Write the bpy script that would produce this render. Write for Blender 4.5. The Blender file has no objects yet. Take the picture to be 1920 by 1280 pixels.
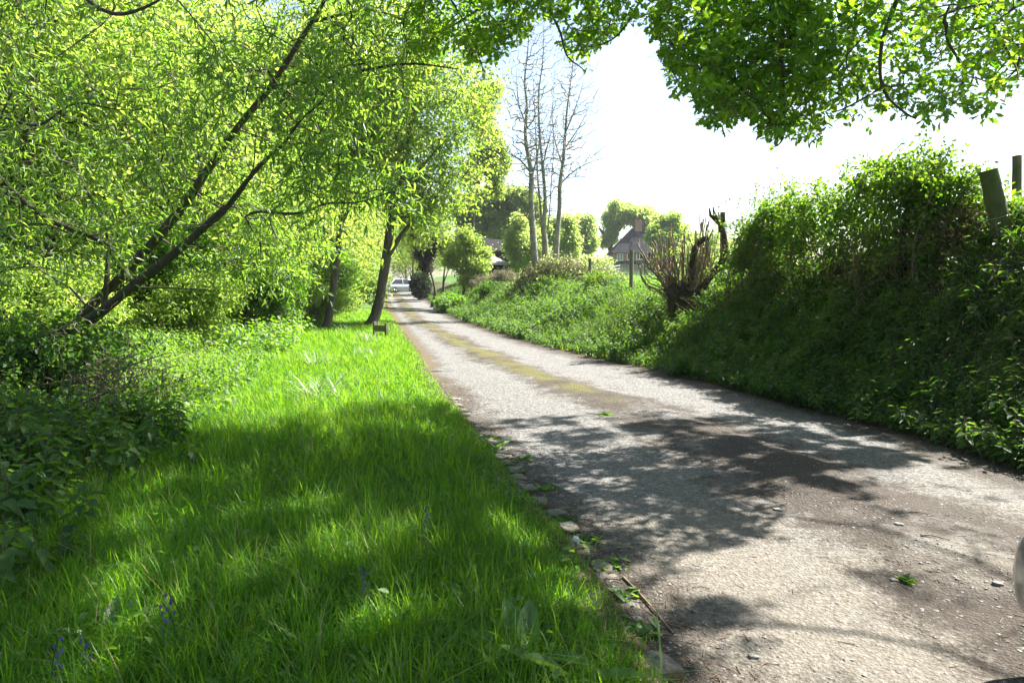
import bpy, math, random
import numpy as np
from mathutils import Vector
R = math.radians
scene = bpy.context.scene
COL = scene.collection

# ------------------------------------------------------------------ camera, sky, sun, exposure
CAM_Z, PITCH, F = 1.6, R(4.7), 1280.0
cam = bpy.data.cameras.new('camera'); cam.lens = 24; cam.sensor_width = 36; cam.clip_end = 3000; cam.clip_start = 0.05
camo = bpy.data.objects.new('camera', cam); COL.objects.link(camo)
camo.location = (0, 0, CAM_Z); camo.rotation_euler = (R(90) - PITCH, 0, 0)
scene.camera = camo
SUN_AZ, SUN_EL = R(62), R(50)          # azimuth measured from +Y towards +X
w = bpy.data.worlds.new('World'); scene.world = w; w.use_nodes = True
nt = w.node_tree; bg = nt.nodes['Background']
sky = nt.nodes.new('ShaderNodeTexSky'); sky.sky_type = 'NISHITA'; sky.sun_disc = False
sky.sun_elevation = SUN_EL; sky.sun_rotation = SUN_AZ; sky.air_density = 1.0; sky.dust_density = 1.6; sky.ozone_density = 1.0
nt.links.new(sky.outputs[0], bg.inputs[0]); bg.inputs[1].default_value = 0.06
sl = bpy.data.lights.new('sun', 'SUN'); sl.energy = 5.0; sl.angle = R(0.53); sl.color = (1.0, 0.965, 0.90)
so = bpy.data.objects.new('sun', sl); COL.objects.link(so)
SUN = Vector((math.sin(SUN_AZ) * math.cos(SUN_EL), math.cos(SUN_AZ) * math.cos(SUN_EL), math.sin(SUN_EL)))
so.rotation_euler = SUN.to_track_quat('Z', 'Y').to_euler(); so.location = (20, 20, 40)
scene.view_settings.view_transform = 'Standard'; scene.view_settings.look = 'None'
scene.view_settings.exposure = 2.4; scene.view_settings.gamma = 1.0
scene.cycles.max_bounces = 8; scene.cycles.transmission_bounces = 6; scene.cycles.diffuse_bounces = 4
scene.cycles.use_denoising = True
random.seed(5); rng = np.random.default_rng(11)

# ------------------------------------------------------------------ pixel helpers (photo pixels 1920x1280)
def ray(px, py):
    cx, cy = (px - 960) / F, (640 - py) / F
    return (cx, math.cos(PITCH) + cy * math.sin(PITCH), -math.sin(PITCH) + cy * math.cos(PITCH))
def P(px, py, Y):
    d = ray(px, py); t = Y / d[1]
    return np.array((d[0] * t, Y, CAM_Z + d[2] * t))
def G(px, py, z=0.0):
    d = ray(px, py); t = (z - CAM_Z) / d[2]
    return (d[0] * t, d[1] * t)
def proj(v):
    v = np.asarray(v, float); x, y, z = v[..., 0], v[..., 1], v[..., 2] - CAM_Z
    dep = y * math.cos(PITCH) - z * math.sin(PITCH); up = y * math.sin(PITCH) + z * math.cos(PITCH)
    dd = np.where(dep > 0.1, dep, 0.1)
    return 960 + F * x / dd, 640 - F * up / dd, dep

# ------------------------------------------------------------------ terrain
LP = [G(*p) for p in [(1262,1280),(1165,1130),(1072,1010),(965,895),(880,790),(838,740),(805,700),(787,660),(768,635),(745,605),(731,582),(722,566)]]
RP = [G(*p) for p in [(1920,890),(1700,815),(1500,765),(1330,720),(1200,690),(1110,672),(1000,645),(920,620),(860,600),(825,582),(795,566)]]
def edge(pts, near, far):
    ys = [p[1] for p in pts]; xs = [p[0] for p in pts]
    ys = [-30] + ys + [ys[-1] + 30, ys[-1] + 400]
    xs = [near] + xs + [xs[-1] + far * 30, xs[-1] + far * 400]
    return lambda y: np.interp(y, ys, xs)
XL = edge(LP, 5.5, -0.2); XR = edge(RP, 8.5, -0.2)
def sstep(a, b, x):
    t = np.clip((np.asarray(x, float) - a) / (b - a), 0, 1); return t * t * (3 - 2 * t)
def wob(x, y, s=1.0):
    return (np.sin(1.7*x*s + 0.6*y*s) + np.sin(-0.9*x*s + 1.9*y*s + 1.3) + np.sin(2.9*x*s + 2.3*y*s + 4.1) * 0.6) / 2.6
MND = P(1035, 520, 32)
def bankW(y): return np.interp(y, [-20, 3, 8.5, 15, 20, 26, 32, 60, 200], [2.3, 2.3, 2.4, 3.3, 3.6, 4.2, 3.8, 3.4, 3.4])
def bankH(y): return np.interp(y, [-20, 3, 8.5, 12, 15, 20, 26, 32, 45, 60, 200], [2.2, 2.3, 2.3, 2.0, 1.65, 1.45, 1.4, 1.5, 1.3, 1.1, 1.0])
def H(x, y):
    x = np.asarray(x, float); y = np.asarray(y, float)
    zl = 0.02 * np.clip(y - 40, 0, 60)
    tl = XL(y) - x; tr = x - XR(y)
    z = zl + np.where(tl > 0, 0.06 * sstep(0, .12, tl) + 0.05 * wob(x, y, .9) * sstep(.2, 1, tl) + 0.35 * sstep(3.5, 9, tl) + 0.15*wob(x,y,.25)*sstep(4,10,tl), 0)
    W = bankW(y)
    b = bankH(y) * sstep(0, 1, tr / W * .93 + .0) + 0.1 * wob(x, y, 1.3) * sstep(.2, 1.2, tr)
    b = b + (0.012 * np.clip(tr - W, 0, 40) + 0.015 * np.clip(y - 25, 0, 75)) * sstep(0, 6, tr - W)
    b = b + 0.95 * np.exp(-(((x - MND[0]) / 1.7) ** 2 + ((y - MND[1]) / 2.6) ** 2))
    return z + np.where(tr > 0, b, 0)

# ------------------------------------------------------------------ mesh building
class MB:
    def __init__(s): s.v, s.f, s.r, s.m, s.n = [], [], [], [], 0
    def add(s, v, f, r=None, m=0):
        v = np.asarray(v, float).reshape(-1, 3)
        s.v.append(v)
        if isinstance(f, np.ndarray): fs = [f]
        else:
            by = {}
            for q in f: by.setdefault(len(q), []).append(q)
            fs = [np.array(q) for q in by.values()]
        for q in fs:
            if len(q): s.f.append(q.astype(np.int64) + s.n); s.m.append(np.full(len(q), m, np.int32))
        if r is None: r = np.full(len(v), .5)
        elif np.isscalar(r): r = np.full(len(v), float(r))
        s.r.append(r); s.n += len(v)
    def mesh(s, name, mats, smooth=True, off=(0, 0, 0)):
        me = bpy.data.meshes.new(name)
        if not s.v: return me
        v = np.concatenate(s.v) - np.array(off)
        me.vertices.add(len(v)); me.vertices.foreach_set('co', v.astype(np.float32).ravel())
        tot = np.concatenate([np.full(len(q), q.shape[1]) for q in s.f]); lo = np.concatenate([q.ravel() for q in s.f])
        me.loops.add(len(lo)); me.loops.foreach_set('vertex_index', lo.astype(np.int32))
        me.polygons.add(len(tot)); me.polygons.foreach_set('loop_start', np.concatenate([[0], np.cumsum(tot)[:-1]]).astype(np.int32))
        me.polygons.foreach_set('material_index', np.concatenate(s.m))
        me.polygons.foreach_set('use_smooth', np.full(len(tot), smooth))
        a = me.attributes.new('rnd', 'FLOAT', 'POINT'); a.data.foreach_set('value', np.concatenate(s.r).astype(np.float32))
        for m in (mats if isinstance(mats, (list, tuple)) else [mats]): me.materials.append(m)
        me.update(calc_edges=True)
        return me
def tag(o, label=None, cat=None, group=None, kind=None):
    if label: o['label'] = label
    if cat: o['category'] = cat
    if group: o['group'] = group
    if kind: o['kind'] = kind
    return o
def thing(name, label, cat, loc, group=None, rz=0):
    o = bpy.data.objects.new(name, None); COL.objects.link(o); o.empty_display_size = .2
    o.location = loc; o.rotation_euler = (0, 0, rz); return tag(o, label, cat, group)
def part(name, mb, mats, parent=None, smooth=True, off=None, label=None):
    if off is None: off = tuple(parent.location) if parent is not None and parent.parent is None else (0, 0, 0)
    o = bpy.data.objects.new(name, mb.mesh(name, mats, smooth, off)); COL.objects.link(o)
    if parent is not None: o.parent = parent
    if label: o['label'] = label
    return o
def kids(o): return [c for c in COL.objects if c.parent == o]
def dup(root, loc, rz=0, sc=1, label=None, group=None):
    r = root.copy(); COL.objects.link(r); r.location = loc; r.rotation_euler = (root.rotation_euler.x, root.rotation_euler.y, rz)
    r.scale = (sc, sc, sc) if np.isscalar(sc) else sc
    if label: r['label'] = label
    if group: r['group'] = group
    for ch in kids(root):
        c = ch.copy(); COL.objects.link(c); c.parent = r
        for g in kids(ch):
            d = g.copy(); COL.objects.link(d); d.parent = c
    return r
def norm(a):
    a = np.asarray(a, float); return a / np.maximum(np.linalg.norm(a, axis=-1, keepdims=True), 1e-9)
def box(mb, c, s, rz=0, m=0, r=.5, bev=0):
    x, y, z = s[0] / 2, s[1] / 2, s[2] / 2
    v = np.array([(-x,-y,-z),(x,-y,-z),(x,y,-z),(-x,y,-z),(-x,-y,z),(x,-y,z),(x,y,z),(-x,y,z)])
    ca, sa = math.cos(rz), math.sin(rz); v = v @ np.array([[ca, sa, 0], [-sa, ca, 0], [0, 0, 1]]) + np.array(c)
    mb.add(v, [(0,3,2,1),(4,5,6,7),(0,1,5,4),(1,2,6,5),(2,3,7,6),(3,0,4,7)], r, m)
def frame_of(d, hint=(0.31, 0.17, 0.93)):
    d = norm(d); h = np.broadcast_to(np.array(hint), d.shape).copy()
    par = np.abs((d * h).sum(-1)) > .95; h[par] = (1, 0, 0)
    x = norm(np.cross(d, h)); return x, np.cross(x, d)
def tube(mb, pts, rad, sides=8, r=.5, m=0, cap=True, rough=0, capm=None):
    pts = np.asarray(pts, float); n = len(pts); rad = np.broadcast_to(np.asarray(rad, float), (n,))
    T = np.gradient(pts, axis=0); T = norm(T)
    x = np.zeros_like(pts); x0, _ = frame_of(T[:1]); x[0] = x0[0]
    for i in range(1, n):
        q = x[i-1] - T[i] * np.dot(x[i-1], T[i]); x[i] = norm(q)
    y = np.cross(T, x); a = np.linspace(0, 2 * math.pi, sides, endpoint=False)
    rr = rad[:, None] * (1 + (rough * rng.normal(size=(n, sides)) if rough else 0))
    v = pts[:, None] + (np.cos(a)[None, :, None] * x[:, None] + np.sin(a)[None, :, None] * y[:, None]) * rr[..., None] if not np.isscalar(rr) else None
    i, j = np.meshgrid(np.arange(n - 1), np.arange(sides), indexing='ij'); k = (j + 1) % sides
    f = np.stack([i*sides+j, i*sides+k, (i+1)*sides+k, (i+1)*sides+j], -1).reshape(-1, 4)
    mb.add(v.reshape(-1, 3), f, r, m)
    if cap: mb.add(v[-1], np.arange(sides)[None, :], r, m if capm is None else capm)
def smooth_path(pts, n=8):
    pts = np.asarray(pts, float)
    if len(pts) < 3: return np.array([pts[0] + (pts[-1] - pts[0]) * t for t in np.linspace(0, 1, n)])
    q = np.vstack([2 * pts[0] - pts[1], pts, 2 * pts[-1] - pts[-2]]); out = []
    for i in range(1, len(q) - 2):
        for t in np.linspace(0, 1, n, endpoint=False):
            a, b, c, d = q[i-1], q[i], q[i+1], q[i+2]
            out.append(.5 * (2*b + (c-a)*t + (2*a-5*b+4*c-d)*t*t + (3*b-a-3*c+d)*t**3))
    out.append(pts[-1]); return np.array(out)
def edges_tubes(mb, A, B, ra, rb, sides=4, r=.5, m=0):
    A, B = np.asarray(A), np.asarray(B)
    if not len(A): return
    d = norm(B - A); x, y = frame_of(d); a = np.linspace(0, 2*math.pi, sides, endpoint=False)
    ring = np.cos(a)[None, :, None] * x[:, None] + np.sin(a)[None, :, None] * y[:, None]
    v = np.concatenate([A[:, None] + ring * np.asarray(ra)[:, None, None], B[:, None] + ring * np.asarray(rb)[:, None, None]], 1)
    j = np.arange(sides); k = (j + 1) % sides
    f = np.stack([j, k, k + sides, j + sides], -1)[None] + (np.arange(len(A)) * 2 * sides)[:, None, None]
    mb.add(v.reshape(-1, 3), f.reshape(-1, 4), r, m)
# leaf templates: x across, y along (unit length), z normal
def half_leaf(side, fold=.12, droop=.12):
    # side: list of (y, halfwidth); returns a folded leaf of two n-gons
    ys = [p[0] for p in side]; n = len(side)
    mid = [(0, y, -droop * y * y) for y in ys]
    v = [(0, 0, 0)] + [(p[1], p[0], p[1] * fold - droop * p[0] ** 2) for p in side] + [(0, 1, -droop)] + [(-p[1], p[0], p[1] * fold - droop * p[0] ** 2) for p in reversed(side)]
    m = len(v); tip = n + 1
    return np.array(v, float), [tuple(range(0, tip + 1)), (0,) + tuple(range(tip, m))]
LANCE = half_leaf([(.35, .085), (.65, .07)], .5, .25)
DIAM = half_leaf([(.45, .26)], .35, .2)
OVAL = half_leaf([(.15, .2), (.4, .33), (.7, .22)], .3, .25)
NETTLE = half_leaf([(.06, .22), (.25, .34), (.33, .29), (.5, .27), (.56, .2), (.75, .14)], .3, .3)
OAK = half_leaf([(.12, .05), (.22, .15), (.28, .16), (.31, .08), (.42, .23), (.50, .26), (.53, .13), (.64, .29), (.74, .30), (.75, .16), (.86, .2), (.95, .15)], .22, .18)
STRAP = (np.array([(-.018,0,0),(.018,0,0),(-.022,.35,.0),(.022,.35,0),(-.017,.7,-.06),(.017,.7,-.06),(0,1,-.2)]), [(0,1,3,2),(2,3,5,4),(4,5,6)])
def stamp(mb, T, pos, d, nrm, size, rnd, width=1.0, m=0):
    tv, tf = T; N = len(pos)
    if not N: return
    d = norm(d); x = norm(np.cross(d, nrm)); z = np.cross(x, d)
    size = np.broadcast_to(size, (N,)); wd = np.broadcast_to(width, (N,))
    tvx = tv[None, :, 0, None] * wd[:, None, None]
    v = pos[:, None] + (tvx * x[:, None] + tv[None, :, 1, None] * d[:, None] + tv[None, :, 2, None] * z[:, None]) * size[:, None, None]
    k = len(tv); rr = np.repeat(np.broadcast_to(rnd, (N,)), k); base = mb.n
    mb.v.append(v.reshape(-1, 3)); mb.r.append(rr); mb.n += N * k
    by = {}
    for q in tf: by.setdefault(len(q), []).append(q)
    for q in by.values():
        f = (np.array(q)[None] + (np.arange(N) * k)[:, None, None]).reshape(-1, len(q[0]))
        mb.f.append(f + base); mb.m.append(np.full(len(f), m, np.int32))
def rdir(n, g=None): return norm((g or rng).normal(size=(n, 3)))

# ------------------------------------------------------------------ materials
def newmat(name):
    m = bpy.data.materials.new(name); m.use_nodes = True; n = m.node_tree.nodes; n.clear()
    out = n.new('ShaderNodeOutputMaterial'); return m, n, m.node_tree.links, out
def ramp(n, stops, interp='LINEAR'):
    r = n.new('ShaderNodeValToRGB'); e = r.color_ramp; e.interpolation = interp
    while len(e.elements) < len(stops): e.elements.new(.5)
    for q, (p, c) in zip(e.elements, stops): q.position = p; q.color = (*c, 1) if len(c) == 3 else c
    return r
def noise(n, l, scale, detail=4, rough=.6, vec=None, dist=0):
    t = n.new('ShaderNodeTexNoise'); t.inputs['Scale'].default_value = scale; t.inputs['Detail'].default_value = detail
    t.inputs['Roughness'].default_value = rough; t.inputs['Distortion'].default_value = dist
    if vec is not None: l.new(vec, t.inputs['Vector'])
    return t.outputs['Fac']
def math_(n, l, op, a, b=None, clamp=False):
    t = n.new('ShaderNodeMath'); t.operation = op; t.use_clamp = clamp
    for i, q in enumerate((a, b)):
        if q is None: continue
        if isinstance(q, (int, float)): t.inputs[i].default_value = q
        else: l.new(q, t.inputs[i])
    return t.outputs[0]
def mix(n, l, fac, a, b, blend='MIX'):
    t = n.new('ShaderNodeMix'); t.data_type = 'RGBA'; t.blend_type = blend
    for i, q in ((0, fac), (6, a), (7, b)):
        if isinstance(q, (int, float)): t.inputs[i].default_value = q
        elif isinstance(q, tuple): t.inputs[i].default_value = (*q, 1)
        else: l.new(q, t.inputs[i])
    return t.outputs[2]
def maprange(n, l, v, a, b, c=0., d=1.):
    t = n.new('ShaderNodeMapRange'); l.new(v, t.inputs[0])
    for i, q in enumerate((a, b, c, d)): t.inputs[i + 1].default_value = q
    return t.outputs[0]
def attr(n, name):
    t = n.new('ShaderNodeAttribute'); t.attribute_name = name; return t.outputs['Fac']
def leafmat(name, lo, hi, tlo, thi, tw=.5, rough=.45, spec=.35, straw=None):
    m, n, l, out = newmat(name); a = attr(n, 'rnd')
    oi = n.new('ShaderNodeObjectInfo')
    a2 = math_(n, l, 'ADD', a, maprange(n, l, oi.outputs['Random'], 0, 1, -.12, .12), True)
    st = straw; c = ramp(n, [(0, lo), (.92, hi)] + ([(1, st)] if st else [])); l.new(a2, c.inputs[0]); t = ramp(n, [(0, tlo), (.92, thi)] + ([(1, st)] if st else [])); l.new(a2, t.inputs[0])
    p = n.new('ShaderNodeBsdfPrincipled'); l.new(c.outputs[0], p.inputs['Base Color']); p.inputs['Roughness'].default_value = rough
    p.inputs['Specular IOR Level'].default_value = spec
    tr = n.new('ShaderNodeBsdfTranslucent'); l.new(t.outputs[0], tr.inputs[0])
    mx = n.new('ShaderNodeMixShader'); mx.inputs[0].default_value = tw
    l.new(p.outputs[0], mx.inputs[1]); l.new(tr.outputs[0], mx.inputs[2]); l.new(mx.outputs[0], out.inputs[0]); return m
def bark(name, c1, c2, scale=18, stretch=.2, bump=.5, moss=None, rough=.85):
    m, n, l, out = newmat(name); tc = n.new('ShaderNodeTexCoord'); mp = n.new('ShaderNodeMapping'); mp.inputs['Scale'].default_value = (1, 1, stretch)
    l.new(tc.outputs['Object'], mp.inputs[0]); f = noise(n, l, scale, 5, .7, mp.outputs[0]); g = noise(n, l, 2.2, 3, .6, tc.outputs['Object'])
    c = ramp(n, [(.3, c1), (.7, c2)]); l.new(f, c.inputs[0]); col = c.outputs[0]
    if moss: col = mix(n, l, maprange(n, l, g, .45, .62), col, moss)
    p = n.new('ShaderNodeBsdfPrincipled'); l.new(col, p.inputs['Base Color']); p.inputs['Roughness'].default_value = rough; p.inputs['Specular IOR Level'].default_value = .25
    b = n.new('ShaderNodeBump'); b.inputs['Strength'].default_value = bump; b.inputs['Distance'].default_value = .02; l.new(f, b.inputs['Height']); l.new(b.outputs[0], p.inputs['Normal'])
    l.new(p.outputs[0], out.inputs[0]); return m
def plain(name, c1, c2=None, scale=6, rough=.7, metal=0, spec=.4, bump=0, coat=0):
    m, n, l, out = newmat(name); tc = n.new('ShaderNodeTexCoord'); f = noise(n, l, scale, 5, .65, tc.outputs['Object'])
    c = ramp(n, [(.3, c1), (.7, c2 or c1)]); l.new(f, c.inputs[0])
    p = n.new('ShaderNodeBsdfPrincipled'); l.new(c.outputs[0], p.inputs['Base Color']); p.inputs['Roughness'].default_value = rough
    p.inputs['Metallic'].default_value = metal; p.inputs['Specular IOR Level'].default_value = spec; p.inputs['Coat Weight'].default_value = coat
    if bump:
        b = n.new('ShaderNodeBump'); b.inputs['Strength'].default_value = bump; b.inputs['Distance'].default_value = .01; l.new(f, b.inputs['Height']); l.new(b.outputs[0], p.inputs['Normal'])
    l.new(p.outputs[0], out.inputs[0]); return m
M = {}
M['grass'] = leafmat('grass_blades', (.024, .085, .006), (.085, .19, .016), (.10, .36, .004), (.40, .64, .012), .5, .42, .22, straw=(.36, .30, .14))
M['nettle'] = leafmat('nettle_leaves', (.035, .09, .02), (.09, .16, .035), (.14, .36, .01), (.34, .56, .03), .46, .5, .4)
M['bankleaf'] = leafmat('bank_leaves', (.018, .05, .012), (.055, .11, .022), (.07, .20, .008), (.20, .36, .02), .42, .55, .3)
M['willow'] = leafmat('willow_leaves', (.028, .08, .02), (.085, .145, .04), (.13, .34, .015), (.40, .58, .05), .5, .42, .45)
M['wood'] = leafmat('woodland_leaves', (.07, .14, .02), (.15, .22, .035), (.28, .48, .03), (.58, .68, .13), .55, .5, .3)
M['oak'] = leafmat('oak_leaves', (.03, .08, .015), (.08, .145, .025), (.13, .38, .01), (.48, .68, .03), .54, .45, .3)
M['hedge'] = leafmat('hedge_leaves', (.035, .08, .016), (.085, .14, .025), (.15, .34, .01), (.36, .52, .03), .46, .45, .35)
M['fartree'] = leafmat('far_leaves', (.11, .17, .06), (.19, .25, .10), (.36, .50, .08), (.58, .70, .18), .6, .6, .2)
M['purple'] = leafmat('purple_leaves', (.02, .02, .016), (.045, .045, .03), (.05, .03, .02), (.10, .10, .03), .3, .5)
M['scrub'] = leafmat('pale_scrub', (.10, .09, .05), (.26, .24, .16), (.14, .15, .05), (.3, .3, .16), .3, .8, .2)
M['yew'] = leafmat('dark_bush_leaves', (.012, .028, .008), (.03, .05, .012), (.02, .05, .005), (.05, .09, .01), .2, .6, .2)
M['silver'] = leafmat('daffodil_leaves', (.10, .17, .09), (.30, .38, .24), (.14, .26, .06), (.3, .42, .12), .35, .35, .6)
M['dock'] = leafmat('dock_leaves', (.05, .13, .03), (.10, .19, .05), (.14, .32, .02), (.26, .44, .05), .42, .35, .6)
M['bluebell'] = leafmat('bluebell_flowers', (.14, .12, .30), (.24, .20, .42), (.16, .14, .36), (.24, .2, .45), .35, .6, .2)
M['white'] = leafmat('white_fluff', (.7, .7, .66), (.8, .8, .78), (.6, .6, .55), (.7, .7, .66), .4, .8, .1)
M['dry'] = leafmat('dry_leaves', (.10, .07, .04), (.24, .18, .11), (.16, .10, .05), (.3, .2, .1), .25, .8, .2)
M['bark'] = bark('dark_bark', (.035, .028, .02), (.13, .105, .08), 16, .15, .7, (.07, .075, .035))
M['wbark'] = bark('willow_bark', (.022, .018, .013), (.10, .085, .06), 26, .12, .9, (.05, .055, .025))
M['pale'] = bark('pale_bark', (.10, .09, .07), (.26, .24, .20), 9, 1.6, .3, (.28, .27, .2))
M['twig'] = bark('twig_bark', (.06, .045, .03), (.17, .13, .09), 25, .3, .4)
M['deadtwig'] = bark('dead_stems', (.07, .048, .03), (.20, .14, .09), 25, .3, .4)
M['stump'] = bark('stump_stems', (.06, .043, .026), (.36, .28, .17), 22, .15, .7)
M['stumpdark'] = bark('stump_base', (.015, .012, .009), (.06, .045, .03), 14, .3, .9, (.06, .07, .03))
M['cutwood'] = plain('cut_wood', (.3, .23, .14), (.4, .32, .21), 30)
M['post'] = bark('post_wood', (.10, .085, .055), (.24, .20, .14), 24, .08, .5, (.10, .11, .05))
M['palewood'] = bark('pale_rail_wood', (.22, .20, .16), (.36, .33, .28), 20, .3, .4)
M['mosspost'] = bark('mossy_post', (.035, .045, .015), (.11, .125, .04), 20, .1, .7, (.08, .11, .03))
M['wire'] = plain('galvanised_wire', (.3, .3, .3), (.4, .4, .4), 40, .5, .8)
M['stone'] = bark('edging_stone', (.05, .043, .034), (.24, .22, .185), 22, 1, 1.0, (.06, .05, .02))
M['pebble'] = plain('pebbles', (.025, .02, .016), (.30, .28, .25), 30, .8)
M['litter'] = plain('twig_litter', (.06, .04, .025), (.2, .14, .09), 20, .9)

# ------------------------------------------------------------------ ground and lane (structure)
YS = np.concatenate([np.linspace(-25, 0, 18), np.linspace(.4, 12, 88), np.geomspace(12.2, 60, 90), np.geomspace(62, 700, 34)])
TLc = np.concatenate([[0, .04, .08, .12, .2, .3], np.linspace(.45, 9, 40), np.geomspace(9.6, 500, 26)])
TRc = np.concatenate([[0, .08, .16], np.linspace(.3, 7, 50), np.geomspace(7.4, 500, 34)])
def grid(cols_fn, zfn, name, mat, kind='structure', attrs=None):
    X = np.array([cols_fn(y) for y in YS]); Y = np.repeat(YS[:, None], X.shape[1], 1)
    Z = zfn(X, Y); mb = MB(); nr, nc = X.shape
    i, j = np.meshgrid(np.arange(nr - 1), np.arange(nc - 1), indexing='ij')
    f = np.stack([i*nc+j, i*nc+j+1, (i+1)*nc+j+1, (i+1)*nc+j], -1).reshape(-1, 4)
    mb.add(np.stack([X, Y, Z], -1).reshape(-1, 3), f)
    o = part(name, mb, mat); tag(o, kind=kind)
    for an, fn in (attrs or {}).items():
        a = o.data.attributes.new(an, 'FLOAT', 'POINT'); a.data.foreach_set('value', fn(X, Y).astype(np.float32).ravel())
    return o
m, n, l, out = newmat('ground_soil_grass'); tc = n.new('ShaderNodeTexCoord').outputs['Object']
f1 = noise(n, l, 1.1, 6, .65, tc); f2 = noise(n, l, 14, 5, .7, tc)
grass_c = ramp(n, [(.3, (.035, .075, .014)), (.7, (.085, .16, .03))]); l.new(f2, grass_c.inputs[0])
soil_c = ramp(n, [(.3, (.03, .022, .013)), (.7, (.10, .075, .045))]); l.new(f2, soil_c.inputs[0])
k = math_(n, l, 'ADD', attr(n, 'grassy'), maprange(n, l, f1, .3, .7, -.35, .35), True)
col = mix(n, l, k, soil_c.outputs[0], grass_c.outputs[0])
p = n.new('ShaderNodeBsdfPrincipled'); l.new(col, p.inputs['Base Color']); p.inputs['Roughness'].default_value = .9; p.inputs['Specular IOR Level'].default_value = .15
b = n.new('ShaderNodeBump'); b.inputs['Strength'].default_value = .8; b.inputs['Distance'].default_value = .05; l.new(f2, b.inputs['Height']); l.new(b.outputs[0], p.inputs['Normal']); l.new(p.outputs[0], out.inputs[0])
M['ground'] = m
def grassy(X, Y):
    tr = X - XR(Y); tl = XL(Y) - X
    g = np.where(tr > 0, sstep(bankW(Y) - .3, bankW(Y) + 1.5, tr) * .9 + .25 * (Y > 13) * (tr > .5), 0)
    return g + np.where(tl > 0, .85 * sstep(.1, .5, tl) * (1 - sstep(3.5, 6, tl)), 0)
def gcols(y):
    a, b_ = XL(y), XR(y); return np.concatenate([a - TLc[::-1], np.linspace(a, b_, 8)[1:-1], b_ + TRc])
def gz(X, Y):
    inside = (X > XL(Y) + 1e-6) & (X < XR(Y) - 1e-6); return np.where(inside, 0.02 * np.clip(Y - 40, 0, 60) - .05, H(X, Y))
grid(gcols, gz, 'ground', M['ground'], attrs={'grassy': grassy})
CP = [(3.6, G(1960,1120)[0]), (G(1650,960)[1], G(1650,960)[0]), (G(1430,860)[1], G(1430,860)[0]), (G(1190,765)[1], G(1190,765)[0]), (G(1005,705)[1], G(1005,705)[0]), (G(872,650)[1], G(872,650)[0]), (G(782,600)[1], G(782,600)[0]), (G(757,575)[1], G(757,575)[0])]
CP.sort()
def XC(y): return np.interp(y, [-30] + [c[0] for c in CP] + [460], [8.0] + [c[1] for c in CP] + [CP[-1][1] - .2 * 400])
m, n, l, out = newmat('lane_surface'); tc = n.new('ShaderNodeTexCoord').outputs['Object']
big = noise(n, l, .55, 5, .65, tc); med = noise(n, l, 3.2, 5, .65, tc); fine = noise(n, l, 26, 6, .75, tc); grit = noise(n, l, 110, 3, .7, tc)
vo = n.new('ShaderNodeTexVoronoi'); vo.inputs['Scale'].default_value = 52; l.new(tc, vo.inputs['Vector']); vo.inputs['Randomness'].default_value = 1
vr = n.new('ShaderNodeSeparateColor'); l.new(vo.outputs['Color'], vr.inputs[0])
agg = ramp(n, [(0, (.045, .042, .04)), (.5, (.125, .12, .112)), (1, (.31, .30, .285))]); l.new(vr.outputs[0], agg.inputs[0])
tar = ramp(n, [(.32, (.07, .068, .064)), (.7, (.18, .173, .162))]); l.new(fine, tar.inputs[0])
base = mix(n, l, .55, tar.outputs[0], agg.outputs[0])
base = mix(n, l, maprange(n, l, med, .35, .65, 0, .4), base, (.17, .157, .137)); v2 = n.new('ShaderNodeTexVoronoi'); v2.inputs['Scale'].default_value = 27; l.new(tc, v2.inputs['Vector']); gap = math_(n, l, 'MULTIPLY', maprange(n, l, vo.outputs['Distance'], .3, .75, 1.3, .45), maprange(n, l, v2.outputs['Distance'], .3, .8, 1.18, .5)); gc = n.new('ShaderNodeCombineColor'); [l.new(gap, gc.inputs[q]) for q in range(3)]; base = mix(n, l, .7, base, gc.outputs[0], 'MULTIPLY')
# sandy soil towards the near end, dirt along the edges and centre, moss farther up the centre
soil = ramp(n, [(.3, (.016, .011, .008)), (.62, (.048, .034, .022)), (.85, (.10, .078, .052))]); l.new(fine, soil.inputs[0])
sand = ramp(n, [(.25, (.075, .058, .038)), (.7, (.22, .185, .135))]); l.new(fine, sand.inputs[0])
cs = attr(n, 'centre_d'); dl = attr(n, 'left_d'); dr = attr(n, 'right_d'); al = attr(n, 'along')
nz = maprange(n, l, med, .3, .7, -.5, .5); nb = maprange(n, l, big, .3, .7, -.5, .5); nf = maprange(n, l, fine, .3, .7, -.5, .5)
jit = math_(n, l, 'ADD', math_(n, l, 'MULTIPLY', nz, .55), math_(n, l, 'ADD', math_(n, l, 'MULTIPLY', nb, .55), math_(n, l, 'MULTIPLY', nf, .3)))
near = maprange(n, l, math_(n, l, 'ADD', al, math_(n, l, 'MULTIPLY', nb, 4)), 6.6, 3.8)
base = mix(n, l, math_(n, l, 'MULTIPLY', near, .55), base, sand.outputs[0])
cw_ = maprange(n, l, al, 5, 12, .92, .54); brk = maprange(n, l, noise(n, l, .9, 4, .65, tc), .3, .44); cmask = maprange(n, l, math_(n, l, 'SUBTRACT', math_(n, l, 'ADD', cs, math_(n, l, 'MULTIPLY', jit, 1.0)), cw_), .05, -.3)
cm2 = math_(n, l, 'MULTIPLY', cmask, math_(n, l, 'MULTIPLY', .95, brk)); base = mix(n, l, cm2, base, soil.outputs[0])
lm = maprange(n, l, math_(n, l, 'ADD', dl, math_(n, l, 'MULTIPLY', jit, .6)), .42, .12)
base = mix(n, l, math_(n, l, 'MULTIPLY', lm, .85), base, soil.outputs[0])
rm = maprange(n, l, math_(n, l, 'ADD', dr, math_(n, l, 'MULTIPLY', jit, .6)), .65, .2)
base = mix(n, l, math_(n, l, 'MULTIPLY', rm, .9), base, soil.outputs[0])
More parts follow.
